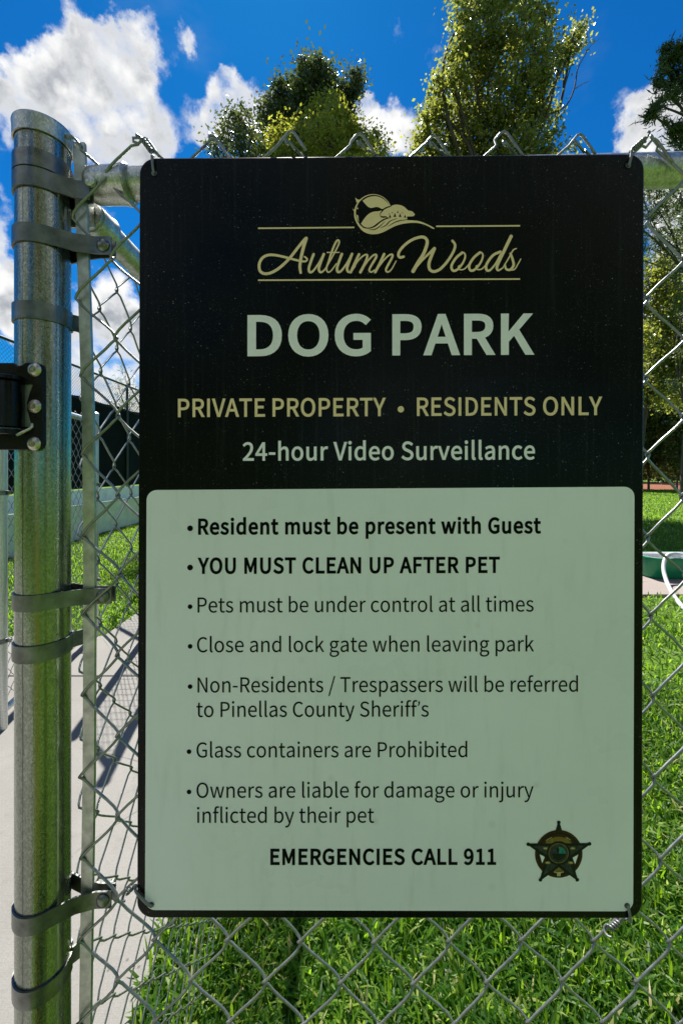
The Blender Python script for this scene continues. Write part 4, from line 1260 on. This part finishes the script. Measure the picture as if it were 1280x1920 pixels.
def post_mb(x, y, top, r, n=28, cap=True):
    mb = MB()
    mb.tube([(x, y, -.05), (x, y, top)], r, n)
    return mb


def cap_mb(x, y, top, r):
    mb = MB()
    mb.lathe([(r + .001, top - .018), (r + .003, top - .018), (r + .003, top + .002), (r * .7, top + .012), (.002, top + .017)], (x, y, 0), 28, capb=False)
    return mb


def build_other_fences():
    # side run going straight back from the end post
    fe = thing('chain_link_fence', 'chain link side fence running straight back behind the thick end post', 'fence', (PX0 + .03, .62, 0))
    mb = MB()
    rx = -0.351
    mb.tube([(rx, .560, 1.802), (rx, 1.6, 1.802), (rx, 2.7, 1.802), (rx, 4.0, 1.800)], .0195, 32)
    mb.build('top_rail', M['rail'], fe, True, 50)
    mb = MB()
    mb.lathe([(.012, -.002), (.0215, 0), (.0225, .03), (.024, .036), (.022, .038)], (rx, .566, 1.802), 28, axis=(0, 1, 0))
    mb.box((rx - .014, .560, 1.797), (.05, .005, .028), bevel=.001)
    mb.build('rail_end_cup', M['rail'], fe, True, 40)
    mb = flat_fabric((-.377, .585), (-.377, 3.96), .03, 1.845, 0.0462, .0036, .00158, 5, 6, (-1, 0, 0))
    mb.build('wire_mesh', M['wire'], fe, True)
    for y in (3.05, 4.0):
        o = post_mb(-.345, y, 1.80 if y < 3.5 else 1.88, .023).build('post', M['post'], fe, True, 50)
    # short panel across the path
    fe = thing('chain_link_fence', 'short chain link panel between two capped posts at the edge of the concrete path', 'fence', (-2.0, 2.9, 0))
    pa, pb = (-1.885, 2.25), (-2.125, 3.5)
    for (x, y) in (pa, pb):
        o = post_mb(x, y, 1.92, .028).build('post', M['rail'], fe, True, 50)
        cap_mb(x, y, 1.93, .028).build('cap', M['rail'], o, True, 40)
        for z in (1.32, .5):
            mb = MB()
            mb.lathe([(.029, -.013), (.0325, -.012), (.0325, .012), (.029, .013)], (x, y, z), 28, capb=False, capt=False)
            mb.box((x + .04, y, z), (.03, .006, .02), bevel=.001)
            mb.build('tension_band', M['band'], fe, True, 40)
    mb = MB()
    mb.tube([(*pa, 1.86), (*pb, 1.86)], .021, 24)
    mb.build('top_rail', M['rail'], fe, True, 50)
    mb = MB()
    mb.tube([(*pa, .10), (*pb, .10)], .018, 20)
    mb.build('bottom_rail', M['rail'], fe, True, 50)
    dx = Vector((pb[0] - pa[0], pb[1] - pa[1])).normalized()
    flat_fabric(pa, pb, .08, 1.9, .045, .0036, .0018, 5, 5, (-dx.y, dx.x, 0)).build('wire_mesh', M['wire'], fe, True)
    # inner gate standing ajar beyond the sign
    g = thing('gate', 'narrow chain link gate standing ajar on the concrete path', 'gate', (-1.5, 3.3, 0))
    ga, gb = Vector((-1.675, 3.45, 0)), Vector((-1.33, 3.14, 0))
    for q in (ga, gb):
        o = post_mb(q.x, q.y, 1.93, .029).build('post', M['rail'], g, True, 50)
        cap_mb(q.x, q.y, 1.94, .029).build('cap', M['rail'], o, True, 40)
    for z, nm in ((1.80, 'top_rail'), (.14, 'bottom_rail')):
        mb = MB()
        mb.tube([ga + Vector((0, 0, z)), gb + Vector((0, 0, z))], .02, 20)
        mb.build(nm, M['rail'], g, True, 50)
    mb = MB()
    mb.lathe([(.001, -.03), (.03, -.02), (.04, 0), (.03, .02), (.001, .03)], (gb.x + .05, gb.y - .02, 1.05), 16, capb=False, capt=False)
    mb.build('latch', M['band'], g, True)
    dn = (gb - ga).normalized()
    flat_fabric((ga.x, ga.y), (gb.x, gb.y), .12, 1.80, .046, .0036, .0018, 3, 4, (-dn.y, dn.x, 0)).build('wire_mesh', M['wire'], g, True)
    g = thing('gate', 'wide chain link gate leaf folded back at the left edge of the path', 'gate', (-1.76, 4.5, 0))
    ga, gb = Vector((-1.76, 4.5, 0)), Vector((-2.38, 5.0, 0))
    fr = [ga + Vector((0, 0, .12)), ga + Vector((0, 0, 1.83)), gb + Vector((0, 0, 1.83)), gb + Vector((0, 0, .12)), ga + Vector((0, 0, .12))]
    mb = MB()
    for i in range(4):
        mb.tube([fr[i], fr[i + 1]], .021, 20)
    mb.build('frame', M['rail'], g, True, 50)
    dn = (gb - ga).normalized()
    flat_fabric((ga.x, ga.y), (gb.x, gb.y), .12, 1.83, .046, .0036, .0018, 3, 4, (-dn.y, dn.x, 0)).build('wire_mesh', M['wire'], g, True)


def build_court():
    X = -5.62
    y0, y1, top = 3.2, 24.0, 3.62
    t = thing('tennis_court_fence', 'tall tennis court fence with a black windscreen behind the pale low wall', 'fence', (X, 10, 0))
    dk = simple('dark_green_tube', (0.035, 0.05, 0.045), .45, 0.3, .3, 30, .1)
    ys = [y0 + 2.45 * i for i in range(9)]
    for y in ys:
        mb = MB()
        mb.tube([(X + .05, y, -.05), (X + .05, y, top)], .032, 16)
        mb.build('post', dk, t, True, 50)
    mb = MB()
    mb.tube([(X + .05, y0 - .5, top), (X + .05, y1, top)], .026, 16)
    mb.build('top_rail', dk, t, True, 50)
    # woven screen: gently slack between the posts
    m, w, b = mat('windscreen_mesh')
    v = objco(w)
    n = w.noise(v, 2.0, 4.0)
    wv = w.noise(w.scale(v, (1, 60, 60)), 3.0, 2.0)
    w.put(b.inputs['Base Color'], w.ramp(w.math('ADD', w.math('MULTIPLY', n, .6), w.math('MULTIPLY', wv, .4)), [(.3, (.004, .007, .006)), (.7, (.012, .018, .016))]))
    b.inputs['Roughness'].default_value = .9
    b.inputs['Specular IOR Level'].default_value = .1
    mb = MB()
    ny, nz = 84, 10
    V = []
    for i in range(ny + 1):
        for j in range(nz + 1):
            yy = y0 + (y1 - y0) * i / ny
            sag = .03 * math.sin(yy * 2.56) * math.sin(j / nz * math.pi) + .012 * math.sin(yy * 9 + j)
            V.append((X + sag, yy, 1.03 + (3.02 - 1.03) * j / nz + (.02 * math.sin(yy * 5.1) if j == nz else 0)))
    k = nz + 1
    mb.add(V, [(i * k + j, i * k + j + 1, (i + 1) * k + j + 1, (i + 1) * k + j) for i in range(ny) for j in range(nz)])
    mb.build('windscreen', m, t, True)
    # fine fabric above the screen
    mb = MB()
    s = .075
    z0 = 2.95
    h = top - z0
    for i in range(int((y1 - y0 + h) / s)):
        a = y0 - h + i * s
        for dr in (1, -1):
            p0, p1 = (a, z0), (a + h, top)
            if dr < 0:
                p0, p1 = (a + h, z0), (a, top)
            mb.tube([(X + .02 + .004 * dr, p0[0], p0[1]), (X + .02 + .004 * dr, p1[0], p1[1])], .0028, 3, caps=False)
    mb.build('wire_mesh', dk, t)
    # pale skirt board along the foot of the screen
    sk = simple('pale_blue_board', (.86, .86, .86), .6, 0, .2, 3.5, .2)
    mb = MB()
    for i in range(9):
        a = y0 + 2.3 * i
        mb.box((X + .085, a + 1.145, .855), (.03, 2.285, .30), bevel=.006)
    mb.build('skirt_board', sk, t)
    wl = simple('pale_green_render', (.72, .72, .52), .8, 0, .14, 6, .35, .2, .06, .01)
    mb = MB()
    mb.box((X + .12, (y0 + y1) / 2, .345), (.20, y1 - y0 + .4, .69), bevel=.012)
    o = mb.build('low_wall', wl)
    tag(o, 'low pale green wall along the foot of the tennis court fence', 'wall')
    # small dark shelter roof on the court
    return t


# ------------------------------------------------------------------ plants
def point_attr(me, name, vals):
    a = me.attributes.new(name, 'FLOAT', 'POINT')
    a.data.foreach_set('value', np.asarray(vals, dtype=np.float32))


def fast_mesh(name, V, quads, tris, material, rnd):
    me = bpy.data.meshes.new(name)
    nq, nt = len(quads), len(tris)
    me.vertices.add(len(V))
    me.vertices.foreach_set('co', np.ascontiguousarray(V, dtype=np.float32).ravel())
    me.loops.add(nq * 4 + nt * 3)
    li = np.concatenate([np.asarray(quads).ravel(), np.asarray(tris).ravel()]) if nt else np.asarray(quads).ravel()
    me.loops.foreach_set('vertex_index', li.astype(np.int32))
    me.polygons.add(nq + nt)
    ls = np.concatenate([np.arange(nq) * 4, nq * 4 + np.arange(nt) * 3]) if nt else np.arange(nq) * 4
    me.polygons.foreach_set('loop_start', ls.astype(np.int32))
    me.polygons.foreach_set('use_smooth', np.ones(nq + nt, dtype=bool))
    me.update(calc_edges=True)
    me.validate()
    me.materials.append(material)
    point_attr(me, 'rnd', rnd)
    return me


def grass_patch(x, y, z, length, width, seedv):
    """bent three-segment blades"""
    n = len(x)
    az = RNG.uniform(0, 2 * math.pi, n)
    lean = np.clip(RNG.normal(0.75, 0.35, n), 0.1, 1.45)
    L = length * RNG.uniform(0.55, 1.25, n)
    W = width * RNG.uniform(0.6, 1.25, n)
    d = np.stack([np.cos(az), np.sin(az)], 1)
    s = np.stack([-np.sin(az), np.cos(az)], 1)
    tw = RNG.uniform(-0.5, 0.5, n)
    out = []
    for (t, wf) in ((0, .7), (.38, 1.0), (.74, .78), (1, 0)):
        bend = lean * (0.45 + 0.75 * t)
        r = L * t * np.sin(bend)
        h = L * t * np.cos(np.minimum(bend, 1.62)) * .9
        c = np.stack([x + d[:, 0] * r, y + d[:, 1] * r, z + np.maximum(h, -.01)], 1)
        if wf == 0:
            out.append(c[:, None])
        else:
            o = np.stack([s[:, 0] * W * wf / 2, s[:, 1] * W * wf / 2, tw * W * wf * .5], 1)
            out.append(np.stack([c - o, c + o], 1))
    V = np.concatenate(out, 1).reshape(-1, 3)      # 7 per blade
    b = np.arange(n)[:, None] * 7
    q = np.concatenate([b + np.array([0, 1, 3, 2]), b + np.array([2, 3, 5, 4])], 0)
    t = b + np.array([4, 5, 6])
    base = np.clip(RNG.beta(2.0, 2.0, n) * 0.93 + 0.06 * np.sin(x * 3.1 + y * 2.3), 0, .93)
    base = np.where(RNG.uniform(0, 1, n) < 0.055, RNG.uniform(.95, 1, n), base)
    return V, q, t, np.repeat(base, 7)


def path_edge(y):
    return -0.535 + 0.02 * np.sin(y * 9) + 0.012 * np.sin(y * 31)


def build_grass():
    parts = []
    def area_(n, xr, yr, test, length, width):
        x = RNG.uniform(*xr, n)
        y = RNG.uniform(*yr, n)
        k = test(x, y)
        x, y = x[k], y[k]
        # patchy growth
        keep = RNG.uniform(0, 1, len(x)) < 0.72 + 0.28 * np.sin(x * 7.3 + 1.3 * np.sin(y * 5.1)) * np.sin(y * 8.7)
        x, y = x[keep], y[keep]
        parts.append(grass_patch(x, y, np.full(len(x), -.012), length, width, 0))
    pad = lambda x, y: ~((x > 3.2) & (y > 4.62) & (y < 7.05))
    area_(72000, (-.6, 2.3), (.9, 2.7), lambda x, y: x > path_edge(y), .078, .0074)
    area_(56000, (-.6, 2.3), (.9, 2.7), lambda x, y: x > path_edge(y), .050, .0062)
    area_(60000, (.4, 7.6), (2.7, 8.2), lambda x, y: (x > .55 * y) & (x < 1.0 * y) & pad(x, y), .085, .011)
    area_(26000, (-.6, 5.0), (2.7, 8.2), lambda x, y: (x <= .55 * y) & (x > path_edge(y)) & pad(x, y), .085, .012)
    area_(150000, (5, 27), (8.2, 28.5), lambda x, y: (x > .66 * y) & (x < .95 * y), .11, .022)
    area_(70000, (-5.45, -2.0), (3.4, 12), lambda x, y: (x < -2.06 + .02 * np.sin(y * 7)) & (x > -.95 * y) & (x < -.42 * y) & ~((y < 3.55 + .03 * np.sin(x * 9))), .075, .012)
    V, Q, T_, Rn, off = [], [], [], [], 0
    for v, q, t, r in parts:
        V.append(v); Q.append(q + off); T_.append(t + off); Rn.append(r)
        off += len(v)
    me = fast_mesh('grass', np.concatenate(V), np.concatenate(Q), np.concatenate(T_), M['grass'], np.concatenate(Rn))
    o = link('grass', me)
    tag(o, 'bright green broad bladed lawn grass below and beside the sign', 'grass', None, 'stuff')


def leaf_cloud(centres, spread, per, size, aspect, flat=0.0):
    n = len(centres) * per
    c = np.repeat(centres, per, 0)
    off = RNG.normal(0, 1, (n, 3))
    off *= spread * RNG.uniform(.2, 1.0, (n, 1))
    p = c + off
    a = RNG.normal(0, 1, (n, 3))
    a[:, 2] -= flat
    a /= np.linalg.norm(a, axis=1, keepdims=True)
    b = np.cross(a, RNG.normal(0, 1, (n, 3)))
    b /= np.linalg.norm(b, axis=1, keepdims=True) + 1e-9
    s = size * RNG.uniform(.6, 1.3, (n, 1))
    w = s * aspect
    nrm = np.cross(a, b)
    V = np.stack([p - a * s * .5, p + b * w * .5 + nrm * w * .15, p + a * s * .5, p - b * w * .5 + nrm * w * .15], 1).reshape(-1, 3)
    Q = (np.arange(n)[:, None] * 4) + np.array([0, 1, 2, 3])
    cr = np.repeat(RNG.uniform(-.2, .2, len(centres)), per)
    rnd = np.clip(RNG.beta(2, 2, n) * .9 + cr, 0, 1)
    return V, Q, np.repeat(rnd, 4)


def tree(name, label, cat, base, blobs, material, leaf, per=26, dens=1.0, trunk_r=.22, aspect=.5, spread=.32, group=None, fork=.35, twig=True):
    """blobs: (x, y, z, radius); clusters of leaves on twigs spread through each blob"""
    bx, by = base
    t = thing(name, label, cat, (bx, by, 0), group)
    mb = MB()
    topz = max(b[2] for b in blobs)
    zf = min(b[2] - b[3] * .6 for b in blobs)
    zf = max(topz * fork, min(zf, topz * .7))
    mx = sum(b[0] for b in blobs) / len(blobs)
    my = sum(b[1] for b in blobs) / len(blobs)
    lean = [Vector((bx, by, -.1)), Vector((bx + .02 * (mx - bx), by, zf * .3)), Vector((bx + .12 * (mx - bx), by + .1 * (my - by), zf * .65)), Vector((bx + .3 * (mx - bx), by + .3 * (my - by), zf))]
    mb.tube(smooth_line([tuple(q) for q in lean], 4), np.linspace(trunk_r * 1.15, trunk_r * .72, 13), 12)
    root = lean[-1]
    allc = []
    for (x, y, z, r) in blobs:
        c = Vector((x, y, z))
        mid = root.lerp(c, .5) + Vector((RNG.normal(0, .12), RNG.normal(0, .12), .12)) * (c - root).length * .5
        end = c + Vector((0, 0, r * .3))
        pl = smooth_line([tuple(root), tuple(mid), tuple(c), tuple(end)], 4)
        mb.tube(pl, np.linspace(trunk_r * .24, trunk_r * .05, len(pl)), 6)
        n = max(5, int(dens * 44 * (r / 1.2) ** 2.2))
        v = RNG.normal(0, 1, (n, 3))
        v /= np.linalg.norm(v, axis=1, keepdims=True)
        rad = r * RNG.uniform(.35, 1.08, (n, 1)) ** .7
        cc = np.array((x, y, z)) + v * rad * np.array([1, 1, .9])
        allc.append(cc)
        if twig:
            for q in cc[:: 2]:
                s0 = np.array(pl[RNG.integers(len(pl) // 2, len(pl))])
                m_ = (s0 + q) / 2 + RNG.normal(0, .08, 3) * r
                mb.tube([s0, m_, q], [trunk_r * .09, trunk_r * .06, trunk_r * .025], 4, caps=False)
    mb.build('trunk', M['bark'], t, True)
    V, Q, rnd = leaf_cloud(np.concatenate(allc), spread, per, leaf, aspect)
    me = fast_mesh('crown', V, Q, [], material, rnd)
    link('crown', me, t)
    return t


def pb(px, py, rpx, y, j=0.0):
    """crown blob measured on the photograph at a distance"""
    yy = y + j * rpx * y / F
    p = P(px, py, yy)
    return (p.x, p.y, p.z, rpx * yy / F)


def build_trees():
    rr = random.Random(3)
    J = lambda: rr.uniform(-1.2, 1.2)
    # broad live oak right of centre
    y = 16.0
    bl = [(925, 35, 52), (885, 55, 34), (880, 110, 44), (935, 110, 50), (985, 40, 40), (1000, 105, 40), (850, 165, 36), (900, 180, 52), (965, 175, 50), (1005, 170, 32),
          (812, 205, 22), (800, 235, 20), (840, 240, 46), (920, 250, 58), (985, 240, 46), (1072, 78, 24), (1050, 100, 20), (1090, 62, 15), (1040, 120, 15), (1012, 215, 26), (800, 272, 34), (1025, 262, 22), (1032, 60, 18),
          (845, 120, 22), (828, 150, 18), (862, 80, 20), (868, 30, 22), (1020, 30, 20), (930, -60, 66), (985, -50, 55), (870, -40, 40),
          (870, 330, 80), (960, 340, 80), (800, 340, 56), (1030, 330, 46), (905, 430, 86), (980, 430, 66)]
    t = tree('oak_tree', 'tall leafy oak with a bare hooked branch, right of centre above the sign', 'tree', (P(915, 880, y).x, y + .4), [pb(a, b, c, y, J()) for a, b, c in bl], M['oak'], .145, 46, 1.4, .34, .62, .30)
    mb = MB()
    def br(pts, r):
        q = smooth_line([tuple(P(a, b, y)) for a, b in pts], 4)
        mb.tube(q, np.linspace(r, r * .3, len(q)), 6)
    br([(985, 240), (1015, 218), (1040, 210), (1062, 196), (1076, 165), (1082, 130), (1094, 106), (1100, 90)], .045)
    br([(1078, 166), (1090, 158), (1104, 152)], .018)
    br([(1094, 106), (1108, 84), (1124, 72)], .014)
    br([(1015, 110), (1050, 95), (1090, 70)], .04)
    mb.build('branch', M['bark'], t, True)
    y = 18.5
    bl = [(590, 165, 42), (575, 136, 20), (606, 140, 24), (555, 200, 36), (600, 220, 44), (515, 190, 20), (505, 225, 26), (528, 160, 14), (655, 172, 20), (664, 142, 17), (672, 165, 12), (650, 205, 22), (632, 180, 20), (545, 255, 42), (625, 250, 46), (700, 262, 16), (590, 320, 80), (660, 330, 60), (520, 330, 60), (600, 420, 90)]
    tree('oak_tree', 'dark dense oak standing behind the lighter tree left of centre', 'tree', (P(590, 880, y).x, y), [pb(a, b, c, y, J()) for a, b, c in bl], M['dark_oak'], .155, 46, 2.3, .3, .6, .30)
    y = 15.0
    bl = [(608, 195, 26), (600, 225, 34), (630, 235, 36), (560, 262, 40), (610, 270, 48), (655, 262, 36), (685, 262, 30), (700, 280, 26), (525, 270, 28), (515, 290, 26), (600, 350, 80), (680, 350, 56), (530, 350, 60), (610, 440, 90)]
    tree('maple_tree', 'light yellow green tree in front of the dark oak left of centre', 'tree', (P(605, 880, y).x, y), [pb(a, b, c, y, J()) for a, b, c in bl], M['yellow'], .125, 38, 1.9, .2, .6, .26)
    y = 14.0
    bl = [(436, 222, 22), (458, 235, 26), (425, 255, 24), (470, 260, 26), (448, 270, 30), (405, 280, 20), (480, 285, 22), (720, 290, 18), (440, 340, 50), (480, 380, 60)]
    tree('young_tree', 'thin dark leaved treetop at the left end of the tree group', 'tree', (P(470, 880, y).x, y), [pb(a, b, c, y, J()) for a, b, c in bl if a < 600], M['dark_oak'], .14, 34, 2.0, .14, .45, .24)
    # pine at the right edge
    y = 11.0
    bl = [(1252, 98, 20), (1240, 118, 20), (1268, 112, 22), (1262, 140, 20), (1240, 145, 16), (1232, 196, 14), (1250, 180, 14), (1222, 214, 9), (1262, 232, 16), (1280, 250, 22), (1290, 170, 26), (1300, 110, 26), (1310, 230, 30), (1340, 150, 40), (1340, 60, 50), (1420, 150, 60), (1400, 300, 60), (1380, 20, 60)]
    tree('pine_tree', 'dark pine with tufted branches reaching in at the right edge', 'tree', (P(1390, 880, y).x, y), [pb(a, b, c, y, J() * .6) for a, b, c in bl], M['needle'], .20, 60, 3.4, .2, .16, .13)
    # trees seen through the fence right of the sign
    y = 22.0
    bl = [(1225, 380, 24), (1250, 400, 26), (1275, 370, 26), (1235, 440, 22), (1262, 450, 22), (1290, 430, 30), (1225, 470, 16), (1310, 370, 40), (1330, 450, 50), (1200, 360, 26), (1190, 420, 26), (1180, 480, 30), (1150, 400, 40), (1250, 350, 20), (1215, 410, 18), (1245, 480, 16), (1270, 490, 18)]
    tree('pine_tree', 'lacy pine with pale sky showing through beside the sign', 'tree', (P(1318, 880, y).x, y), [pb(a, b, c, y, J()) for a, b, c in bl], M['needle'], .24, 34, 1.3, .2, .2, .26)
    y = 24.0
    bl = [(1222, 505, 30), (1250, 510, 30), (1275, 530, 30), (1230, 560, 34), (1265, 580, 34), (1240, 620, 36), (1280, 640, 40), (1225, 680, 32), (1258, 690, 34), (1300, 560, 46), (1180, 560, 50), (1170, 650, 50), (1320, 660, 56), (1240, 735, 30), (1275, 745, 28), (1220, 640, 26), (1205, 730, 34)]
    tree('maple_tree', 'sunlit olive green tree right of the sign under the lacy pine', 'tree', (P(1196, 880, y).x, y), [pb(a, b, c, y, J()) for a, b, c in bl], M['oak'], .19, 26, 1.35, .2, .55, .34)
    y = 19.0
    bl = [(1290, 560, 30), (1310, 640, 40), (1262, 720, 16), (1275, 660, 18), (1330, 500, 60), (1350, 720, 50), (1285, 780, 20)]
    tree('oak_tree', 'dark trunked oak at the right edge in front of the olive green tree', 'tree', (P(1284, 880, y).x, y), [pb(a, b, c, y, J()) for a, b, c in bl], M['dark_oak'], .16, 24, .8, .2, .5, .30)
    y = 29.0
    shr = [(1215, 800, 46, 'dark shrub with reddish leaves under the trees beside the sign edge'), (1268, 815, 46, 'dark green shrub under the trees at the right edge of the photo'), (1160, 810, 50, 'dark shrub hidden mostly behind the right side of the sign')]
    for a, b, c, lb in shr:
        k = [pb(a + rr.uniform(-30, 30), b + rr.uniform(-60, 66), c * rr.uniform(.45, .7), y, J() * .5) for _ in range(20)]
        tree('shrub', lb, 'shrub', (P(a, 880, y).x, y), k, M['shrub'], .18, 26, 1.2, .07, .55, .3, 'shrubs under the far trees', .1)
    # backdrop wood far beyond
    y = 46.0
    k = [pb(1120 + i * 22 + rr.uniform(-10, 10), rr.uniform(600, 880) if _ < 3 else 870, rr.uniform(22, 34), y, J()) for i in range(14) for _ in range(5)]
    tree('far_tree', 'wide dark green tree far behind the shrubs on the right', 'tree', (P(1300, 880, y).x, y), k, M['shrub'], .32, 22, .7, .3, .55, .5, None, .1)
    # thin tree by the court
    y = 27.0
    bl = [(235, 700, 16), (222, 722, 18), (245, 725, 20), (230, 748, 22), (255, 752, 20), (210, 755, 14), (240, 775, 26), (275, 740, 24)]
    tree('young_tree', 'small spindly tree beyond the tennis court fence left of the sign', 'tree', (P(242, 880, y).x, y), [pb(a, b, c, y, J()) for a, b, c in bl], M['needle'], .24, 14, .55, .1, .16, .34)


def build_woods():
    """the wood across the lawn behind the photographer, mirrored in the post and the board"""
    cs = []
    for i in range(620):
        x = RNG.uniform(-26, 26)
        top = 4.4 + 1.8 * math.sin(x * .5) + 1.2 * math.sin(x * 1.3) + (3.2 if x > -2 else 0)
        cs.append((x, -10.5 + RNG.normal(0, 1.6), RNG.uniform(.4, 1) ** .7 * top))
    V, Q, rnd = leaf_cloud(np.array(cs), .8, 46, .46, .6)
    o = link('woods', fast_mesh('woods', V, Q, [], M['oak'], rnd))
    tag(o, 'dark green woods across the lawn behind the photographer', 'woods', None, 'stuff')


# ------------------------------------------------------------------ ground, path, small things
def build_ground():
    mb = MB()
    n = 60
    xs = np.concatenate([np.linspace(-600, -12, 8), np.linspace(-10, 10, 41), np.linspace(12, 600, 8)])
    ys = np.concatenate([np.linspace(-600, -12, 8), np.linspace(-10, 12, 45), np.linspace(14, 900, 8)])
    V = [(x, y, -.02 + (.006 * math.sin(x * 2.1) * math.sin(y * 1.7) if abs(x) < 11 and -11 < y < 13 else 0)) for x in xs for y in ys]
    k = len(ys)
    mb.add(V, [(i * k + j, (i + 1) * k + j, (i + 1) * k + j + 1, i * k + j + 1) for i in range(len(xs) - 1) for j in range(k - 1)])
    tag(mb.build('lawn', M['ground'], None, True), None, None, None, 'structure')
    # concrete path: slabs with tooled joints
    mb = MB()
    ys = [-3.2, -1.2, .80, 2.826, 4.9, 7.0, 9.0]
    for a, b in zip(ys[:-1], ys[1:]):
        ed = [(-.545 - .01 * (a - 1), a + .005), (-.545 - .01 * (b - 1), b - .005)]
        if b <= 3.0:
            o = [ed[0], ed[1], (-3.4, b - .005), (-3.4, a + .005)]
            polys = [o, [(-3.41, a + .005), (-3.41, b - .005), (-8, b - .005), (-8, a + .005)]]
        elif a < 3.4:
            polys = [[ed[0], ed[1], (-2.05, b - .005), (-2.05, 3.5), (-3.4, 3.5), (-3.4, a + .005)], [(-3.41, a + .005), (-3.41, 3.5), (-8, 3.5), (-8, a + .005)]]
        else:
            polys = [[ed[0], ed[1], (-2.05, b - .005), (-2.05, a + .005)]]
        for p in polys:
            if area(p) < 0:
                p = p[::-1]
            cx, cy = sum(q[0] for q in p) / len(p), sum(q[1] for q in p) / len(p)
            n = len(p)
            inn = [(q[0] + (cx - q[0]) * .006, q[1] + (cy - q[1]) * .006) for q in p]
            V = [(*q, 0.010) for q in inn] + [(*q, 0.004) for q in p] + [(*q, -.06) for q in p]
            mb.add(V, [tuple(range(n))] + [(k2 * n + (i + 1) % n, k2 * n + i, (k2 + 1) * n + i, (k2 + 1) * n + (i + 1) % n) for k2 in range(2) for i in range(n)])
    tag(mb.build('path', M['concrete']), None, None, None, 'structure')
    mb = MB()
    mb.box((5.7, 5.83, -.02), (4.7, 2.38, .08), bevel=.012)
    tag(mb.build('concrete_pad', M['pad']), None, None, None, 'structure')
    mb = MB()
    nx = 40
    V = []
    for i in range(nx + 1):
        x = 10 + 50 * i / nx
        V += [(x, 29.2 + .5 * math.sin(x * .8), .004), (x, 33, .12 + .05 * math.sin(x * 1.7)), (x, 44, .05)]
    mb.add(V, [(i * 3 + j, i * 3 + 3 + j, i * 3 + 4 + j, i * 3 + 1 + j) for i in range(nx) for j in range(2)])
    tag(mb.build('mulch_bed', M['mulch'], None, True), None, None, None, 'structure')


def build_tub():
    yb = 5.25
    z1 = .296
    x0 = P(1222, 1090, yb).x
    gm = simple('green_plastic', (0.004, .22, .095), .35, 0, .12, 12, .05)
    wm = simple('white_plastic', (.50, .51, .52), .4, 0, .18, 9, .1)
    t = thing('dog_tub', 'green plastic dog tub with a white inside on the concrete pad', 'tub', (x0 + .55, yb + .35, .02))
    def ring(ins, z):
        q = round_quad([(x0 + ins, yb + .42 - ins), (x0 + 1.12 - ins, yb + .42 - ins), (x0 + 1.12 - ins, yb + ins), (x0 + ins, yb + ins)], .13, 6)
        return [(a, b, z) for a, b in q]
    zb = .022
    rs = [ring(.030, zb), ring(.012, zb + .02), ring(.0, z1 - .02), ring(-.012, z1 - .014), ring(-.010, z1), ring(.012, z1)]
    n = len(rs[0])
    mb = MB()
    mb.add(sum(rs, []), [(k * n + i, k * n + (i + 1) % n, (k + 1) * n + (i + 1) % n, (k + 1) * n + i) for k in range(len(rs) - 1) for i in range(n)] + [tuple(range(n))])
    mb.build('shell', gm, t, True, 50)
    rs = [ring(.013, z1 + .001), ring(.020, z1 + .001), ring(.045, z1 - .03), ring(.10, zb + .09)]
    mb = MB()
    mb.add(sum(rs, []), [(k * n + i, k * n + (i + 1) % n, (k + 1) * n + (i + 1) % n, (k + 1) * n + i) for k in range(3) for i in range(n)] + [tuple(3 * n + i for i in range(n))])
    mb.build('liner', wm, t, True, 50)
    mb = MB()
    pts = [P(1310, 1050, yb + .25), P(1275, 1040, yb + .10), P(1255, 1039, yb - .005), P(1246, 1048, yb - .05), P(1243, 1066, yb - .14), P(1248, 1088, yb - .28), P(1257, 1108, yb - .50), P(1271, 1129, yb - .88), P(1290, 1146, yb - 1.1), P(1330, 1150, yb - 1.15)]
    mb.tube(smooth_line([tuple(q) for q in pts], 5), .023, 14)
    o = mb.build('hose', wm, None, True)
    tag(o, 'thick white hose hanging over the rim of the green tub', 'hose')


build_ground()
build_sign()
FENCE = build_front_fence()
build_ties()
build_hinge(FENCE)
build_other_fences()
build_court()
build_tub()
build_trees()
build_woods()
build_grass()
